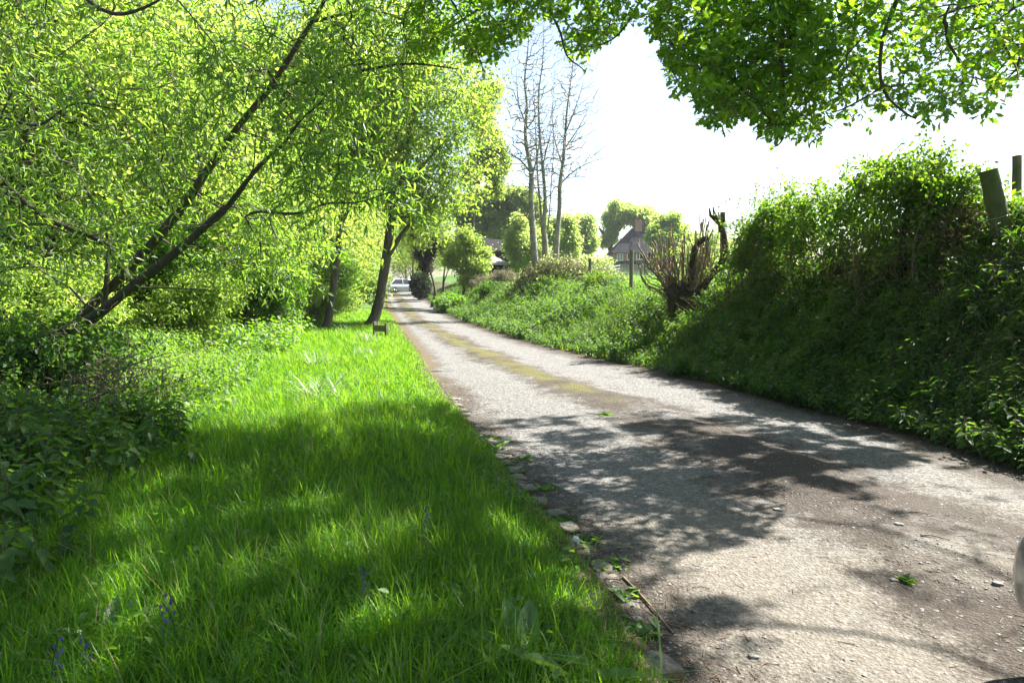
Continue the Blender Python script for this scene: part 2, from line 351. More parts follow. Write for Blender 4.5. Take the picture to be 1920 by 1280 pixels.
mossc = ramp(n, [(.3, (.035, .028, .008)), (.52, (.09, .08, .016)), (.72, (.14, .155, .028))]); l.new(fine, mossc.inputs[0])
mm = math_(n, l, 'MULTIPLY', maprange(n, l, math_(n, l, 'ADD', cs, math_(n, l, 'MULTIPLY', jit, .6)), .36, .16), maprange(n, l, math_(n, l, 'ADD', al, math_(n, l, 'MULTIPLY', nb, 4)), 8, 11))
mm = math_(n, l, 'MULTIPLY', mm, maprange(n, l, noise(n, l, .8, 4, .6, tc), .40, .52))
base = mix(n, l, math_(n, l, 'MULTIPLY', mm, .9), base, mossc.outputs[0])
em = math_(n, l, 'MULTIPLY', maprange(n, l, math_(n, l, 'ADD', dl, math_(n, l, 'MULTIPLY', jit, .5)), .3, .05), maprange(n, l, al, 9, 14))
base = mix(n, l, math_(n, l, 'MULTIPLY', em, .55), base, (.13, .085, .035))
p = n.new('ShaderNodeBsdfPrincipled'); l.new(base, p.inputs['Base Color']); p.inputs['Roughness'].default_value = .8; p.inputs['Specular IOR Level'].default_value = .3
hh = math_(n, l, 'ADD', math_(n, l, 'MULTIPLY', vo.outputs['Distance'], -.8), math_(n, l, 'ADD', math_(n, l, 'MULTIPLY', fine, 1.5), math_(n, l, 'MULTIPLY', grit, .4)))
b = n.new('ShaderNodeBump'); b.inputs['Strength'].default_value = .9; b.inputs['Distance'].default_value = .016; l.new(hh, b.inputs['Height']); l.new(b.outputs[0], p.inputs['Normal']); l.new(p.outputs[0], out.inputs[0])
M['lane'] = m
def lz(X, Y):
    e = np.minimum(X - XL(Y), XR(Y) - X); cd = np.abs(X - XC(Y))
    return .02 * np.clip(Y - 40, 0, 60) + .004 + .012 * wob(X, Y, 2.2) * sstep(0, .4, e) + .035 * (1 - sstep(.1, .6, cd)) * sstep(0, .3, e) * (1 + .5 * wob(X, Y, 4))
YS_keep = YS; YS = np.concatenate([np.linspace(-25, 0, 18), np.linspace(.3, 12, 130), np.geomspace(12.1, 60, 140), np.geomspace(61, 200, 14)])
lane = grid(lambda y: np.linspace(XL(y), XR(y), 46), lz, 'lane', M['lane'], attrs={'centre_d': lambda X, Y: np.abs(X - XC(Y)), 'left_d': lambda X, Y: X - XL(Y), 'right_d': lambda X, Y: XR(Y) - X, 'along': lambda X, Y: Y})
YS = YS_keep

# ------------------------------------------------------------------ grass (stuff)
def blade_T(segs, bend):
    v, f = [], []
    for i in range(segs):
        t = i / segs; wd = .5 * (1 - t ** 1.7); v += [(-wd, t - .15 * bend * t * t, bend * t * t), (wd, t - .15 * bend * t * t, bend * t * t)]
    v.append((0, 1 - .15 * bend, bend))
    for i in range(segs - 1): f.append((2*i, 2*i+1, 2*i+3, 2*i+2))
    f.append((2*segs-2, 2*segs-1, 2*segs)); return np.array(v), f
def patchy(x, y): return np.clip(.5 + .5 * wob(x, y, 1.6) * .6 + .4 * wob(x + 7, y - 3, 4.2) * .6, 0, 1)
def off_mound(x, y): return (((x - MND[0]) / 2.0) ** 2 + ((y - MND[1]) / 2.6) ** 2 > 1) | (rng.random(len(x)) < .04)
def blades(mb, x, y, hmin, hmax, wmin, wmax, segs=3, lean=.45, g=rng, hs=1.0):
    N = len(x); z = H(x, y) - .01
    pt = patchy(x, y); cl = np.clip(.5 + .5 * wob(x * 1.7 + 9, y * 1.4, 5.5) + .35 * wob(x - 4, y, 13), 0, 1); h = (hmin + (hmax - hmin) * g.beta(1.7, 2.6, N)) * (.5 + .4 * pt + .5 * cl) * hs
    az = g.uniform(0, 2*math.pi, N) + .6 * wob(x, y, 2); ln = np.abs(g.normal(0, lean, N))
    d = norm(np.stack([np.cos(az) * ln, np.sin(az) * ln, np.ones(N)], -1))
    # template: x across (width), y along, z bend direction
    horiz = np.stack([np.cos(az), np.sin(az), np.zeros(N)], -1)
    pos = np.stack([x, y, z], -1); wd = g.uniform(wmin, wmax, N) / h
    grp = g.integers(0, 3, N); rn = np.clip(.35 * pt + .2 * cl + g.normal(.18, .26, N), 0, .9); rn[g.random(N) < .025] = 1.0
    for q, bend in enumerate((.1, .45, 1.1)):
        s = grp == q
        stamp(mb, blade_T(segs, bend), pos[s], d[s], horiz[s], h[s], rn[s], wd[s])
def sample_left(N, y0, y1, t0, t1, g=rng, ypow=1.0):
    y = y0 + (y1 - y0) * g.random(N) ** ypow; t = t0 + (t1 - t0) * g.random(N); return XL(y) - t, y, t
mb = MB()
def verge(N, y0, y1, hm, hx, wm, wx, segs, tmax=3.95):
    x, y, t = sample_left(N, y0, y1, -.03, tmax)
    tw = np.where(y < 8, 3.45, 3.1) + .35 * wob(x, y, 1.2); keep = rng.random(len(x)) < np.clip((tw + (.45 if tmax < 4 else 1.8) - t) / (.8 if tmax < 4 else 2), 0, 1) * np.clip((t + .0 + .1 * patchy(x, y)) / .22, 0.03, 1)
    px, py, dp = proj(np.stack([x, y, x * 0], -1)); keep &= (px > -150) & (dp > .5)
    sc = np.clip((t[keep] + .12) / .7, .3, 1)
    blades(mb, x[keep], y[keep], hm, hx, wm, wx, segs, .6, hs=sc)
verge(62000, 1.9, 4.6, .09, .34, .003, .0085, 4)
verge(80000, 4.6, 9, .09, .32, .005, .011, 3)
verge(95000, 9, 18, .09, .24, .008, .014, 2, 5.5)
verge(65000, 18, 40, .08, .24, .014, .026, 2, 5.5)
# thin grass and weeds on the lane edges, the mossy strip and the bank
def scatter_grass(N, xf, y0, y1, hm, hx, wm, wx, segs=2, ypow=1.6):
    y = y0 + (y1 - y0) * rng.random(N) ** ypow; x = xf(y, N); px, py, dp = proj(np.stack([x, y, x*0+1], -1)); k = (px > -100) & (px < 2000) & off_mound(x, y)
    blades(mb, x[k], y[k], hm, hx, wm, wx, segs)
scatter_grass(900, lambda y, N: XC(y) + rng.normal(0, .15, N), 9.5, 40, .01, .035, .006, .016)
scatter_grass(52000, lambda y, N: XR(y) + .12 + rng.random(N) ** .8 * bankW(y) * 1.05, 9, 60, .10, .32, .012, .026, 2, 1.8)
scatter_grass(11000, lambda y, N: XR(y) + .1 + rng.random(N) * bankW(y), 4.2, 12, .12, .36, .006, .012, 3, 1)
o = part('grass', mb, M['grass']); tag(o, kind='stuff')
mb = MB(); N = 5200; x, y, t = sample_left(N, 2.0, 12, .0, 3.2, ypow=1.3); k = (patchy(x + 3, y + 5) > .3 + .4 * rng.random(N)); x, y = x[k], y[k]; N = len(x); a = rng.uniform(0, 6.283, N)
stamp(mb, OVAL, np.stack([x, y, H(x, y) + rng.uniform(.03, .14, N)], -1), np.stack([np.cos(a), np.sin(a), rng.uniform(-.2, .9, N)], -1), np.stack([rng.normal(0, .4, N), rng.normal(0, .4, N), np.ones(N)], -1), rng.uniform(.02, .055, N), rng.random(N))
N = 420; x, y, t = sample_left(N, 2.0, 9, .0, 3.4); a = rng.uniform(0, 6.283, N); stamp(mb, blade_T(4, 1.3), np.stack([x, y, H(x, y)], -1), np.stack([np.cos(a) * .5, np.sin(a) * .5, np.ones(N)], -1), np.stack([np.cos(a), np.sin(a), a * 0], -1), rng.uniform(.3, .5, N), rng.uniform(.3, 1, N), .018)
o = part('verge_weeds', mb, M['nettle']); tag(o, kind='stuff')
mb = MB()
y = 14 + 60 * rng.random(46000) ** 1.5; x = XR(y) + bankW(y) * .9 + rng.random(46000) ** 1.2 * (4 + .35 * y)
blades(mb, x, y, .10, .30, .02, .05, 2)
o = part('meadow_grass', mb, M['grass']); tag(o, kind='stuff')

# ------------------------------------------------------------------ nettles and undergrowth (stuff)
def plants(mb, x, y, hmin, hmax, nodes, leaf, T, lean=.25, stem=True, smat=1, g=rng, zoff=0, droop=.35, tilt=None):
    N = len(x)
    if not N: return
    z = H(x, y) + zoff; h = g.uniform(hmin, hmax, N); az = g.uniform(0, 6.283, N); ln = np.abs(g.normal(0, lean, N))
    top = np.stack([np.cos(az) * ln * h, np.sin(az) * ln * h, h], -1); b0 = np.stack([x, y, z], -1)
    if tilt is not None: top = top + np.asarray(tilt) * h[:, None]
    if stem: edges_tubes(mb, b0, b0 + top, np.full(N, .0035), np.full(N, .0015), 3, .4, smat)
    rn = np.clip(.5 + .45 * wob(x + 2, y, 1.9) + .3 * wob(x, y - 6, 5) + g.normal(0, .22, N), 0, 1); a0 = g.uniform(0, 6.283, N)
    for i in range(nodes):
        t = .25 + .75 * (i + .6) / nodes; s = leaf * (1 - .55 * abs(t - .6)) * g.uniform(.7, 1.2, N) * (1.05 - .45 * (t > .9))
        for q in (0, math.pi):
            a = a0 + i * math.pi / 2 + q + g.normal(0, .25, N); dd = np.stack([np.cos(a), np.sin(a), -droop + g.normal(.1, .3, N) + .5 * (t > .9)], -1)
            nr = np.stack([g.normal(0, .25, N), g.normal(0, .25, N), np.ones(N)], -1)
            stamp(mb, T, b0 + top * t + np.stack([np.cos(a), np.sin(a), a*0], -1) * (.012 + .15 * leaf), dd, nr, s, np.clip(rn * .75 + .15 * t + g.normal(0, .12, N), 0, 1))
mb = MB()
def nettle_zone(N, y0, y1, t0, t1, hm, hx, nodes, leaf, T=NETTLE, yp=1.0, off=0.):
    x, y, t = sample_left(N, y0, y1, t0, t1, ypow=yp); tw = 3.0 + off + .35 * wob(x, y, 1.2)
    px, py, dp = proj(np.stack([x, y, x*0 + .4], -1)); k = (t > tw + rng.normal(0, .25, N)) & (px > -120) & (px < 1920) & (dp > .6)
    plants(mb, x[k], y[k], hm, hx, nodes, leaf, T)
nettle_zone(1500, 7, 16, 2.9, 6.5, .10, .34, 4, .075)
nettle_zone(1800, 7, 16, 5, 10, .25, .6, 6, .085)
nettle_zone(4200, 15, 42, 2.9, 16, .3, .8, 5, .14, OVAL)
o = part('nettles', mb, [M['nettle'], M['twig']]); tag(o, kind='stuff')
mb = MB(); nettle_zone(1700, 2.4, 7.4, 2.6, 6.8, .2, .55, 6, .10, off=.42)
o = part('shade_toned_undergrowth', mb, [M['bankleaf'], M['twig']]); tag(o, kind='stuff')  # deep shade of the near left corner put into a darker leaf colour
# bank plants
mb = MB()
def bank_zone(N, y0, y1, t0, t1, hm, hx, nodes, leaf, T, yp=1.0, mbx=None, tilt=(-.35, -.1, 0)):
    y = y0 + (y1 - y0) * rng.random(N) ** yp; tf = t0 + (t1 - t0) * rng.random(N); x = XR(y) + tf * bankW(y)
    px, py, dp = proj(np.stack([x, y, H(x, y)], -1)); k = (px > 500) & (px < 2050) & (dp > 1) & off_mound(x, y) & (patchy(x, y) > rng.random(N) * (.35 + np.where(y < 14, 1.9, .75) * np.clip(tf - .4, 0, 1)))
    plants(mbx or mb, x[k], y[k], hm, hx, nodes, leaf, T, tilt=tilt)
bank_zone(3000, 3.6, 10, .02, 1.15, .08, .34, 5, .07, NETTLE)
bank_zone(2200, 3.6, 12, .03, 1.1, .1, .26, 4, .09, OVAL)
bank_zone(2600, 9, 24, .02, 1.05, .10, .34, 5, .075, NETTLE, 1.2)
bank_zone(4200, 20, 62, .02, 1.1, .15, .5, 5, .12, OVAL, 1.2)
for q in range(70):
    yc = 4.2 + 16 * rng.random() ** 1.5; xc = float(XR(yc)) + rng.uniform(.05, .95) * float(bankW(yc)); K = int(rng.integers(6, 16)); kind = q % 3
    plants(mb, xc + rng.normal(0, .16, K), yc + rng.normal(0, .2, K), .2, .5, 6, (.10, .07, .13)[kind], (NETTLE, OVAL, LANCE)[kind], tilt=(-.3, -.1, 0), smat=1)
N = 900; y = 4 + 14 * rng.random(N); x = XR(y) + (.35 + .7 * rng.random(N)) * bankW(y); z = H(x, y); a = rng.uniform(0, 6.283, N); Ls = rng.uniform(.15, .7, N); p0 = np.stack([x, y, z], -1); d = np.stack([np.cos(a) * .8 - .3, np.sin(a) * .8, rng.uniform(.1, .9, N)], -1) * Ls[:, None]
pm = p0 + d * .55 + np.stack([a * 0, a * 0, .12 * Ls], -1); edges_tubes(mb, p0, pm, np.full(N, .004), np.full(N, .003), 3, .5, 2); edges_tubes(mb, pm, p0 + d, np.full(N, .003), np.full(N, .0012), 3, .5, 2)
# strap-leaved tufts low on the bank
N = 900; y = 4 + 9 * rng.random(N); x = XR(y) + (.05 + .95 * rng.random(N)) * bankW(y); z = H(x, y)
for i in range(8):
    a = rng.uniform(0, 6.283, N); d = np.stack([np.cos(a), np.sin(a), rng.uniform(.6, 1.6, N)], -1)
    stamp(mb, STRAP, np.stack([x, y, z], -1), d, np.stack([-np.cos(a)*.6, -np.sin(a)*.6, np.ones(N)], -1), rng.uniform(.15, .34, N), rng.random(N), 1.0)
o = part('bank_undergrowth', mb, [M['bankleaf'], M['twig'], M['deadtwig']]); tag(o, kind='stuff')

# ------------------------------------------------------------------ tree machinery
def colonize(limbs, seeds, bf=.25, up=.4, jit=.12, g=rng):
    """limbs: list of (pts, radii). Each seed joins the nearest node: returns node pos, parent, index of first seed node, limb radius at nodes."""
    L = np.concatenate([p for p, r in limbs]); lr = np.concatenate([np.broadcast_to(r, (len(p),)) for p, r in limbs])
    pl0 = np.concatenate([np.linspace(0, 1, len(p)) * .5 for p, r in limbs]); n0 = len(L)
    d0 = np.array([np.min(((L - s) ** 2).sum(1)) for s in seeds]); seeds = seeds[np.argsort(d0)]
    cap = n0 + 2 * len(seeds); pos = np.zeros((cap, 3)); pos[:n0] = L; pl = np.zeros(cap); pl[:n0] = pl0; par = np.full(cap, -1); n = n0
    for s in seeds:
        dv = pos[:n] - s; dist = np.sqrt((dv ** 2).sum(1)); c = dist + bf * pl[:n] + up * np.maximum(0, dv[:, 2])
        i = int(np.argmin(c)); d = dist[i]
        if d < .02: continue
        md = pos[i] * .5 + s * .5 + g.normal(0, jit * d, 3) * np.array([1, 1, .6]); pos[n] = md; par[n] = i; pl[n] = pl[i] + d * .5; n += 1
        pos[n] = s; par[n] = n - 1; pl[n] = pl[i] + d; n += 1
    return pos[:n], par[:n], n0, lr
def branch_tubes(mb, pos, par, n0, lr, rtip=.004, ex=.5, sides=4, r=.5, m=0, rcap=.7, rmax=9):
    n = len(pos); cnt = np.ones(n)
    for i in range(n - 1, n0 - 1, -1):
        cnt[par[i]] += cnt[i]
    rad = rtip * cnt ** ex; rad[:n0] = np.maximum(lr * rcap, rtip)
    for i in range(n0, n): rad[i] = min(rad[i], rad[par[i]], rmax)
    idx = np.arange(n0, n); pa = par[idx]; ra = np.where(pa < n0, np.minimum(rad[pa], rad[idx] * 1.5), rad[pa])
    edges_tubes(mb, pos[pa], pos[idx], ra, rad[idx], sides, r, m)
def leaf_cloud(mb, pos, par, n0, per, spread, size, T, droop=.4, out=.5, g=rng, along=True, keep=None, upn=.5, width=1.0, rshift=0., m=0):
    idx = np.arange(n0, len(pos)); idx = np.repeat(idx, per); N = len(idx)
    b = pos[idx]; a = pos[par[idx]]; t = g.random(N)[:, None] if along else np.ones((N, 1))
    c = a + (b - a) * t + g.normal(0, spread, (N, 3)); bd = norm(b - a)
    d = bd * out + rdir(N, g) * .8; d[:, 2] -= droop
    nr = g.normal(0, .55, (N, 3)); nr[:, 2] += upn
    cl = np.repeat(np.clip(g.normal(.45, .2, len(pos) - n0), 0, 1), per)
    rn = np.clip(cl + g.normal(0, .16, N) + rshift, 0, 1); s = size * g.uniform(.6, 1.25, N)
    if keep is not None:
        k = keep(c); c, d, nr, rn, s = c[k], d[k], nr[k], rn[k], s[k]
    stamp(mb, T, c, d, nr, s, rn, width, m)
def sprays(tb, cb, pos, par, n0, per, L, nl, size, T, droop, g=rng, keep=None, end=0., side=.7, flat=0., tr=.0018, upn=.6, width=1.0, odd=0):
    # each seed node carries a few small twigs with the leaves set alternately along them (end > 0 crowds them at the tip)
    idx = np.arange(n0, len(pos)); idx = np.repeat(idx, per); p0 = pos[idx]; N = len(idx)
    if keep is not None: k = keep(p0); p0 = p0[k]; idx = idx[k]; N = len(idx)
    bd = norm(p0 - pos[par[idx]]); d = norm(bd * .5 + rdir(N, g) * .9 * np.array([1, 1, 1 - flat])); Ls = L * g.uniform(.55, 1.25, N)
    P_ = lambda t: p0 + d * (Ls * t)[:, None] + np.stack([t * 0, t * 0, -droop * Ls * t * t], -1)
    ts = [np.full(N, q) for q in (0, .5, 1)]
    for a, b in ((0, 1), (1, 2)): edges_tubes(tb, P_(ts[a]), P_(ts[b]), np.full(N, tr * (1 - .35 * a)), np.full(N, tr * (.65 - .3 * a)), 3)
    cl = np.clip(g.normal(.45, .2, N), 0, 1); ph = g.uniform(0, 6.28, N)
    for i in range(nl):
        u = (i + g.uniform(.2, .8, N)) / nl; t = .12 + .88 * (1 - (1 - u) ** (1 + end)); p = P_(t)
        tg = norm(d + np.stack([t * 0, t * 0, -2 * droop * t], -1)); x, y = frame_of(tg); a = ph + i * 2.4
        dd = norm(tg * (1 - side * .5) + (np.cos(a)[:, None] * x + np.sin(a)[:, None] * y) * side * np.array([1, 1, 1 - flat]) + np.array([0, 0, -.25 * droop]))
        nr = g.normal(0, .4, (N, 3)); nr[:, 2] += upn
        k = keep(p) if keep is not None else np.ones(N, bool)
        stamp(cb, T, p[k], dd[k], nr[k], (size * g.uniform(.6, 1.2, N) * (1 - .25 * (u > .85)))[k], np.clip(cl + g.normal(0, .13, N), 0, 1)[k], width)
def blob(c, r, N, g=rng, hollow=.45):
    d = rdir(N, g); q = g.random(N) ** hollow; return np.array(c) + d * q[:, None] * np.array(r)
def limb(pts, r0, r1, n=6):
    p = smooth_path(pts, n); return p, np.linspace(r0, r1, len(p))

def make_tree(name, label, base, limbs, seeds, bark_m, leaf_m, per, lsize, T, group=None, spread=.12, droop=.4, bf=.25, up=.4, rtip=.006, cat='tree', out=.5, sides=10, upn=.5, width=1.0, flare=True, jit=.12, tsides=4, rshift=0., spray=None):
    t = thing(name, label, cat, base, group); tb = MB(); cb = MB()
    for i, (p, r) in enumerate(limbs):
        r = np.array(r, float)
        if i == 0 and flare: r[:3] *= (1.5, 1.18, 1.04)
        tube(tb, p, r, sides if i == 0 else max(6, sides - 3), rough=.05)
    pos, par, n0, lr = colonize(limbs, seeds, bf, up, jit)
    branch_tubes(tb, pos, par, n0, lr, rtip, sides=tsides)
    if spray: sprays(tb, cb, pos, par, n0, **spray); part('trunk', tb, bark_m, t); part('crown', cb, leaf_m, t, off=base); return t
    part('trunk', tb, bark_m, t)
    if per:
        leaf_cloud(cb, pos, par, n0, per, spread, lsize, T, droop, out, upn=upn, width=width, rshift=rshift); part('crown', cb, leaf_m, t, off=base)
    return t

# ------------------------------------------------------------------ leaning willow by the verge
def PP(L): return np.array([P(*q) for q in L])
wb = P(40, 690, 9.6); wb[2] = float(H(wb[0], wb[1])) - .1
W_l = [limb(np.vstack([wb, PP([(110,640,9.6),(190,580,9.4),(300,500,9.0),(420,392,8.7)])]), .10, .045),
       limb(PP([(120,640,9.75),(165,580,9.8),(240,510,9.8),(330,405,9.8),(395,310,9.8),(440,245,9.8),(505,165,9.7),(560,80,9.6),(615,-10,9.5),(660,-120,9.4)]), .085, .02),
       limb(PP([(420,392,8.7),(500,300,8.4),(560,235,8.1),(610,180,7.8)]), .03, .008),
       limb(PP([(245,525,9.3),(205,465,9.2),(130,430,9.0),(60,385,8.8),(0,338,8.6),(-80,250,8.3)]), .05, .025),
       limb(PP([(195,575,9.7),(202,500,9.7),(200,430,9.8),(150,330,9.8),(90,180,9.9)]), .04, .012),
       limb(PP([(470,400,8.6),(560,395,8.2),(650,380,7.8),(740,360,7.4)]), .02, .006),
       limb(PP([(90,-160,7.5),(150,-20,7.4),(210,25,7.3),(270,15,7.2),(330,-20,7.2)]), .03, .01),
       limb(PP([(265,540,9.2),(330,540,9.0),(410,545,8.7)]), .016, .006),
       limb(PP([(-80,235,8),(0,220,7.9),(70,235,7.8),(140,195,7.7),(215,205,7.6)]), .022, .007),
       limb(PP([(500,165,9.7),(640,140,9.0),(760,120,8.4),(860,130,8.0)]), .03, .006),
       limb(PP([(330,405,9.3),(300,330,9.0),(310,250,8.8),(270,150,8.7)]), .02, .005),
       limb(PP([(380,430,8.7),(420,400,8.3),(470,330,8.0),(480,250,7.8)]), .018, .005),
       limb(PP([(0,430,8.4),(80,420,8.3),(160,450,8.4),(240,470,8.8)]), .014, .006),
       limb(PP([(-40,520,8.2),(60,500,8.3),(150,520,8.6)]), .014, .005),
       limb(PP([(590,40,9.5),(700,20,9.2),(800,60,8.9)]), .025, .005)]
for i_ in (0, 1, 2, 3, 5):
    p_, r_ = W_l[i_]; u_ = np.linspace(0, 1, len(p_)); q_ = rng.uniform(0, 6.28, 3); W_l[i_] = (p_ + (.028 * np.sin(math.pi * u_) ** .5)[:, None] * np.stack([np.sin(11 * u_ + q_[0]), np.sin(9 * u_ + q_[1]), np.sin(13 * u_ + q_[2])], -1), r_ * (1 + .1 * np.sin(17 * u_ + q_[0])))
S = []
def pxseeds(N, x0, x1, y0, y1, d0, d1):
    return np.array([P(rng.uniform(x0, x1), rng.uniform(y0, y1), rng.uniform(d0, d1)) for _ in range(N)])
S += [pxseeds(360, -150, 660, -180, 400, 7.2, 11.5), pxseeds(110, 350, 700, 60, 350, 7.0, 9.5), pxseeds(40, 600, 780, -60, 180, 7.5, 9.5), pxseeds(26, 560, 760, 320, 390, 7.4, 8.4), pxseeds(60, -100, 330, 380, 520, 7.6, 10), pxseeds(60, 330, 600, 380, 520, 8.6, 10.5), pxseeds(260, -200, 800, -700, -180, 7, 11)]
S = np.concatenate(S); px, py, _ = proj(S); S = S[~((px > 640) & (py > 400))]; px, py, _ = proj(S); stemline = np.interp(px, [100, 190, 420, 500, 600], [640, 575, 400, 200, 20]); S = S[~((np.abs(py - stemline) < 75) & (S[:, 1] < 9.6) & (px > 60) & (px < 520) & (rng.random(len(S)) < .85))]; px, py, _ = proj(S); st2 = np.interp(px, [100, 240, 395, 505, 615], [650, 510, 310, 165, -10]); S = S[~((np.abs(py - st2) < 55) & (S[:, 1] < 9.9) & (px > 60) & (px < 600) & (rng.random(len(S)) < .8))]
make_tree('willow_tree', 'leaning willow with two dark slanting stems and narrow hanging leaves over the verge', tuple(wb), W_l, S, M['wbark'], M['willow'], 0, 0, None, bf=.35, up=.1, rtip=.0030, sides=12, spray=dict(per=2, L=.44, nl=8, size=.125, T=LANCE, droop=.55, side=.75, upn=.4, width=1.3))

# ------------------------------------------------------------------ two trees by the lane on the left
def roadside(name, label, pxpath, Y, r0, crown, nseed, per, lsize, extra=()):
    b = P(*pxpath[0], Y); b[2] = float(H(b[0], b[1])) - .05
    limbs = [limb(np.vstack([b, PP([(x, y, Y) for x, y in pxpath[1:]])]), r0, r0 * .25)]
    for e in extra: limbs.append(limb(PP(e[0]), e[1], e[2]))
    seeds = np.concatenate([blob(P(cx, cy, cY), (rx, ry, rz), int(nseed * wgt)) for cx, cy, cY, rx, ry, rz, wgt in crown])
    return make_tree(name, label, tuple(b), limbs, seeds, M['bark'], M['wood'], per, lsize, DIAM, spread=.3, droop=.35, rtip=.006, sides=12)
roadside('roadside_tree', 'thick trunked tree leaning right beside the lane behind the low wooden board', [(697,613),(712,560),(726,470),(735,400),(760,300),(775,200),(790,80),(800,-60)], 26.5, .215,
         [(770,130,26,3.2,3,3.4,1.0),(835,310,26.5,2.0,2.4,1.9,.26),(700,270,28.5,2.4,2.0,1.8,.4),(790,420,28,1.1,1.2,.9,.12),(855,190,27,1.9,2,2.0,.2),(640,150,27,2.4,3,2.5,.5),(700,545,27,.5,.4,.3,.02),(785,370,26.5,1.8,1.5,1.1,.22)], 560, 11, .17,
         [([(722,490,26.5),(760,430,26.2),(800,390,26),(850,330,26)], .1, .03), ([(735,400,26.5),(780,330,26.5),(840,250,26.5)], .09, .02), ([(738,390,26.5),(700,320,26.8),(660,230,27)], .08, .02)])
roadside('roadside_tree', 'straight dark trunked tree at the wood edge left of the leaning trunk', [(612,620),(622,560),(632,480),(640,400),(645,300),(640,180),(635,40)], 24.2, .15,
         [(630,150,25,3.0,3,3.4,1.0),(585,320,26.5,2.4,2.0,1.8,.4),(690,230,25,2.0,2,1.5,.3),(540,220,25,2.5,2.5,2.2,.45)], 500, 13, .17,
         [([(634,470,24.2),(600,420,24),(560,370,23.8)], .07, .02), ([(640,420,24.2),(670,360,24.3),(700,300,24.4)], .07, .02)])

# ------------------------------------------------------------------ woodland on the left: prototypes and copies
def proto_tree(label, hgt, rad, low, r0, nseed, per, lsize, bark_m, leaf_m, group, name='woodland_tree', lean=.3, T=DIAM, bf=.25, spread=.36, rshift=0.):
    top = np.array((rng.normal(0, lean), rng.normal(0, lean), hgt * .93))
    limbs = [limb([(0, 0, -.2), (rng.normal(0, .1), rng.normal(0, .1), hgt * .3), tuple(top * .65 + np.array((rng.normal(0, .3), rng.normal(0, .3), 0))), tuple(top)], r0, r0 * .15)]
    blobs = []
    for i in range(7):
        a = i * 2.4 + rng.uniform(-.4, .4); zz = low + (hgt - low) * rng.uniform(.15, .85); rr = rad * rng.uniform(.45, .8)
        e = np.array((math.cos(a) * rr, math.sin(a) * rr, zz + .1 * hgt)); s0 = np.array((top[0] * .4, top[1] * .4, max(zz - .22 * hgt, hgt * .15)))
        limbs.append(limb([tuple(s0), tuple((s0 + e) / 2 + np.array((0, 0, .03 * hgt))), tuple(e)], r0 * .42, r0 * .1))
        blobs.append(blob(e, (rad * .55, rad * .55, (hgt - low) * .2), nseed // 9))
    blobs.append(blob((top[0], top[1], hgt * .85), (rad * .6, rad * .6, hgt * .16), nseed // 9)); blobs.append(blob((0, 0, low + (hgt - low) * .5), (rad * .8, rad * .8, (hgt - low) * .45), nseed // 9))
    return make_tree(name, label, (0, 0, 0), limbs, np.concatenate(blobs), bark_m, leaf_m, per, lsize, T, group, spread=spread, bf=bf, rtip=.008, rshift=rshift)
WG = 'leafy trees crowding the wood on the left'
WLAB = ['tall bright green tree in the crowd of the wood on the left', 'slender pale green tree in the crowd of the wood on the left', 'low spreading yellow green tree in the crowd of the wood on the left']
pw = [proto_tree(WLAB[0], 14, 4.0, 1.5, .22, 700, 14, .18, M['bark'], M['wood'], WG),
      proto_tree(WLAB[1], 11, 3.0, 1.0, .13, 600, 14, .16, M['wbark'], M['wood'], WG, lean=.6),
      proto_tree(WLAB[2], 7.5, 3.4, .5, .12, 600, 15, .15, M['bark'], M['wood'], WG, lean=.8)]
spots = [(-10.5,15,1),(-13.5,13,0),(-8.6,19,2),(-12.5,20.5,1),(-17,18,0),(-9.8,25,1),(-14,27,0),(-20,24,0),(-10.5,31,2),(-15.5,34,0),(-9.9,38,1),(-13,42,0),(-21,36,0),(-27,30,0),(-17.5,48,0),(-13.6,53,1),(-24,47,0),(-12.0,16.5,2),(-15.5,22.5,2),(-18,14,2),(-22,18.5,0),(-28,22,0),(-15.6,62,0),(-19.5,70,0),(-26,60,0),(-34,40,0),(-33,52,0),(-17.6,80,1),(-24,86,0),(-14.2,47,2),(-9.0,33.5,1),(-11.4,45,2)]
used = [False] * 3
for i, (x, y, kx) in enumerate(spots):
    loc = (x, y, float(H(x, y))); rz = rng.uniform(0, 6.28); sc = rng.uniform(.85, 1.15)
    if not used[kx]: used[kx] = True; pw[kx].location = loc; pw[kx].rotation_euler.z = rz; pw[kx].scale = (sc,) * 3
    else: dup(pw[kx], loc, rz, sc)
# shrubs at the foot of the wood
def bush(name, label, cat, loc, r, nseed, per, lsize, T, leaf_m, stem_m, group=None, stems=7, spread=.1, droop=.3, rtip=.004, hgt=None, rshift=0.):
    limbs = []
    hz = hgt or r[2] * 2
    for i in range(stems):
        a = i * 6.283 / stems + rng.uniform(-.3, .3); q = rng.uniform(.25, .7)
        limbs.append(limb([(rng.normal(0, .06), rng.normal(0, .06), -.1), (math.cos(a) * r[0] * q * .35, math.sin(a) * r[1] * q * .35, hz * .35), (math.cos(a) * r[0] * q, math.sin(a) * r[1] * q, hz * .75)], .02 + .012 * r[2], .006))
    s = np.concatenate([blob((rng.normal(0, r[0] * .3), rng.normal(0, r[1] * .3), hz * rng.uniform(.35, .68)), (r[0] * .75, r[1] * .75, r[2] * .62), nseed // 5) for _ in range(5)]); s = s[s[:, 2] > .05]
    t = thing(name, label, cat, (0, 0, 0), group); tb, cb = MB(), MB()
    for p_, r_ in limbs: tube(tb, p_, r_, 5)
    pos, par, n0, lr = colonize(limbs, s, .2, .1); branch_tubes(tb, pos, par, n0, lr, rtip, sides=3)
    part('stems', tb, stem_m, t); leaf_cloud(cb, pos, par, n0, per, spread, lsize, T, droop, rshift=rshift); part('foliage', cb, leaf_m, t)
    t.location = loc; return t
BG = 'leafy bushes along the foot of the wood'
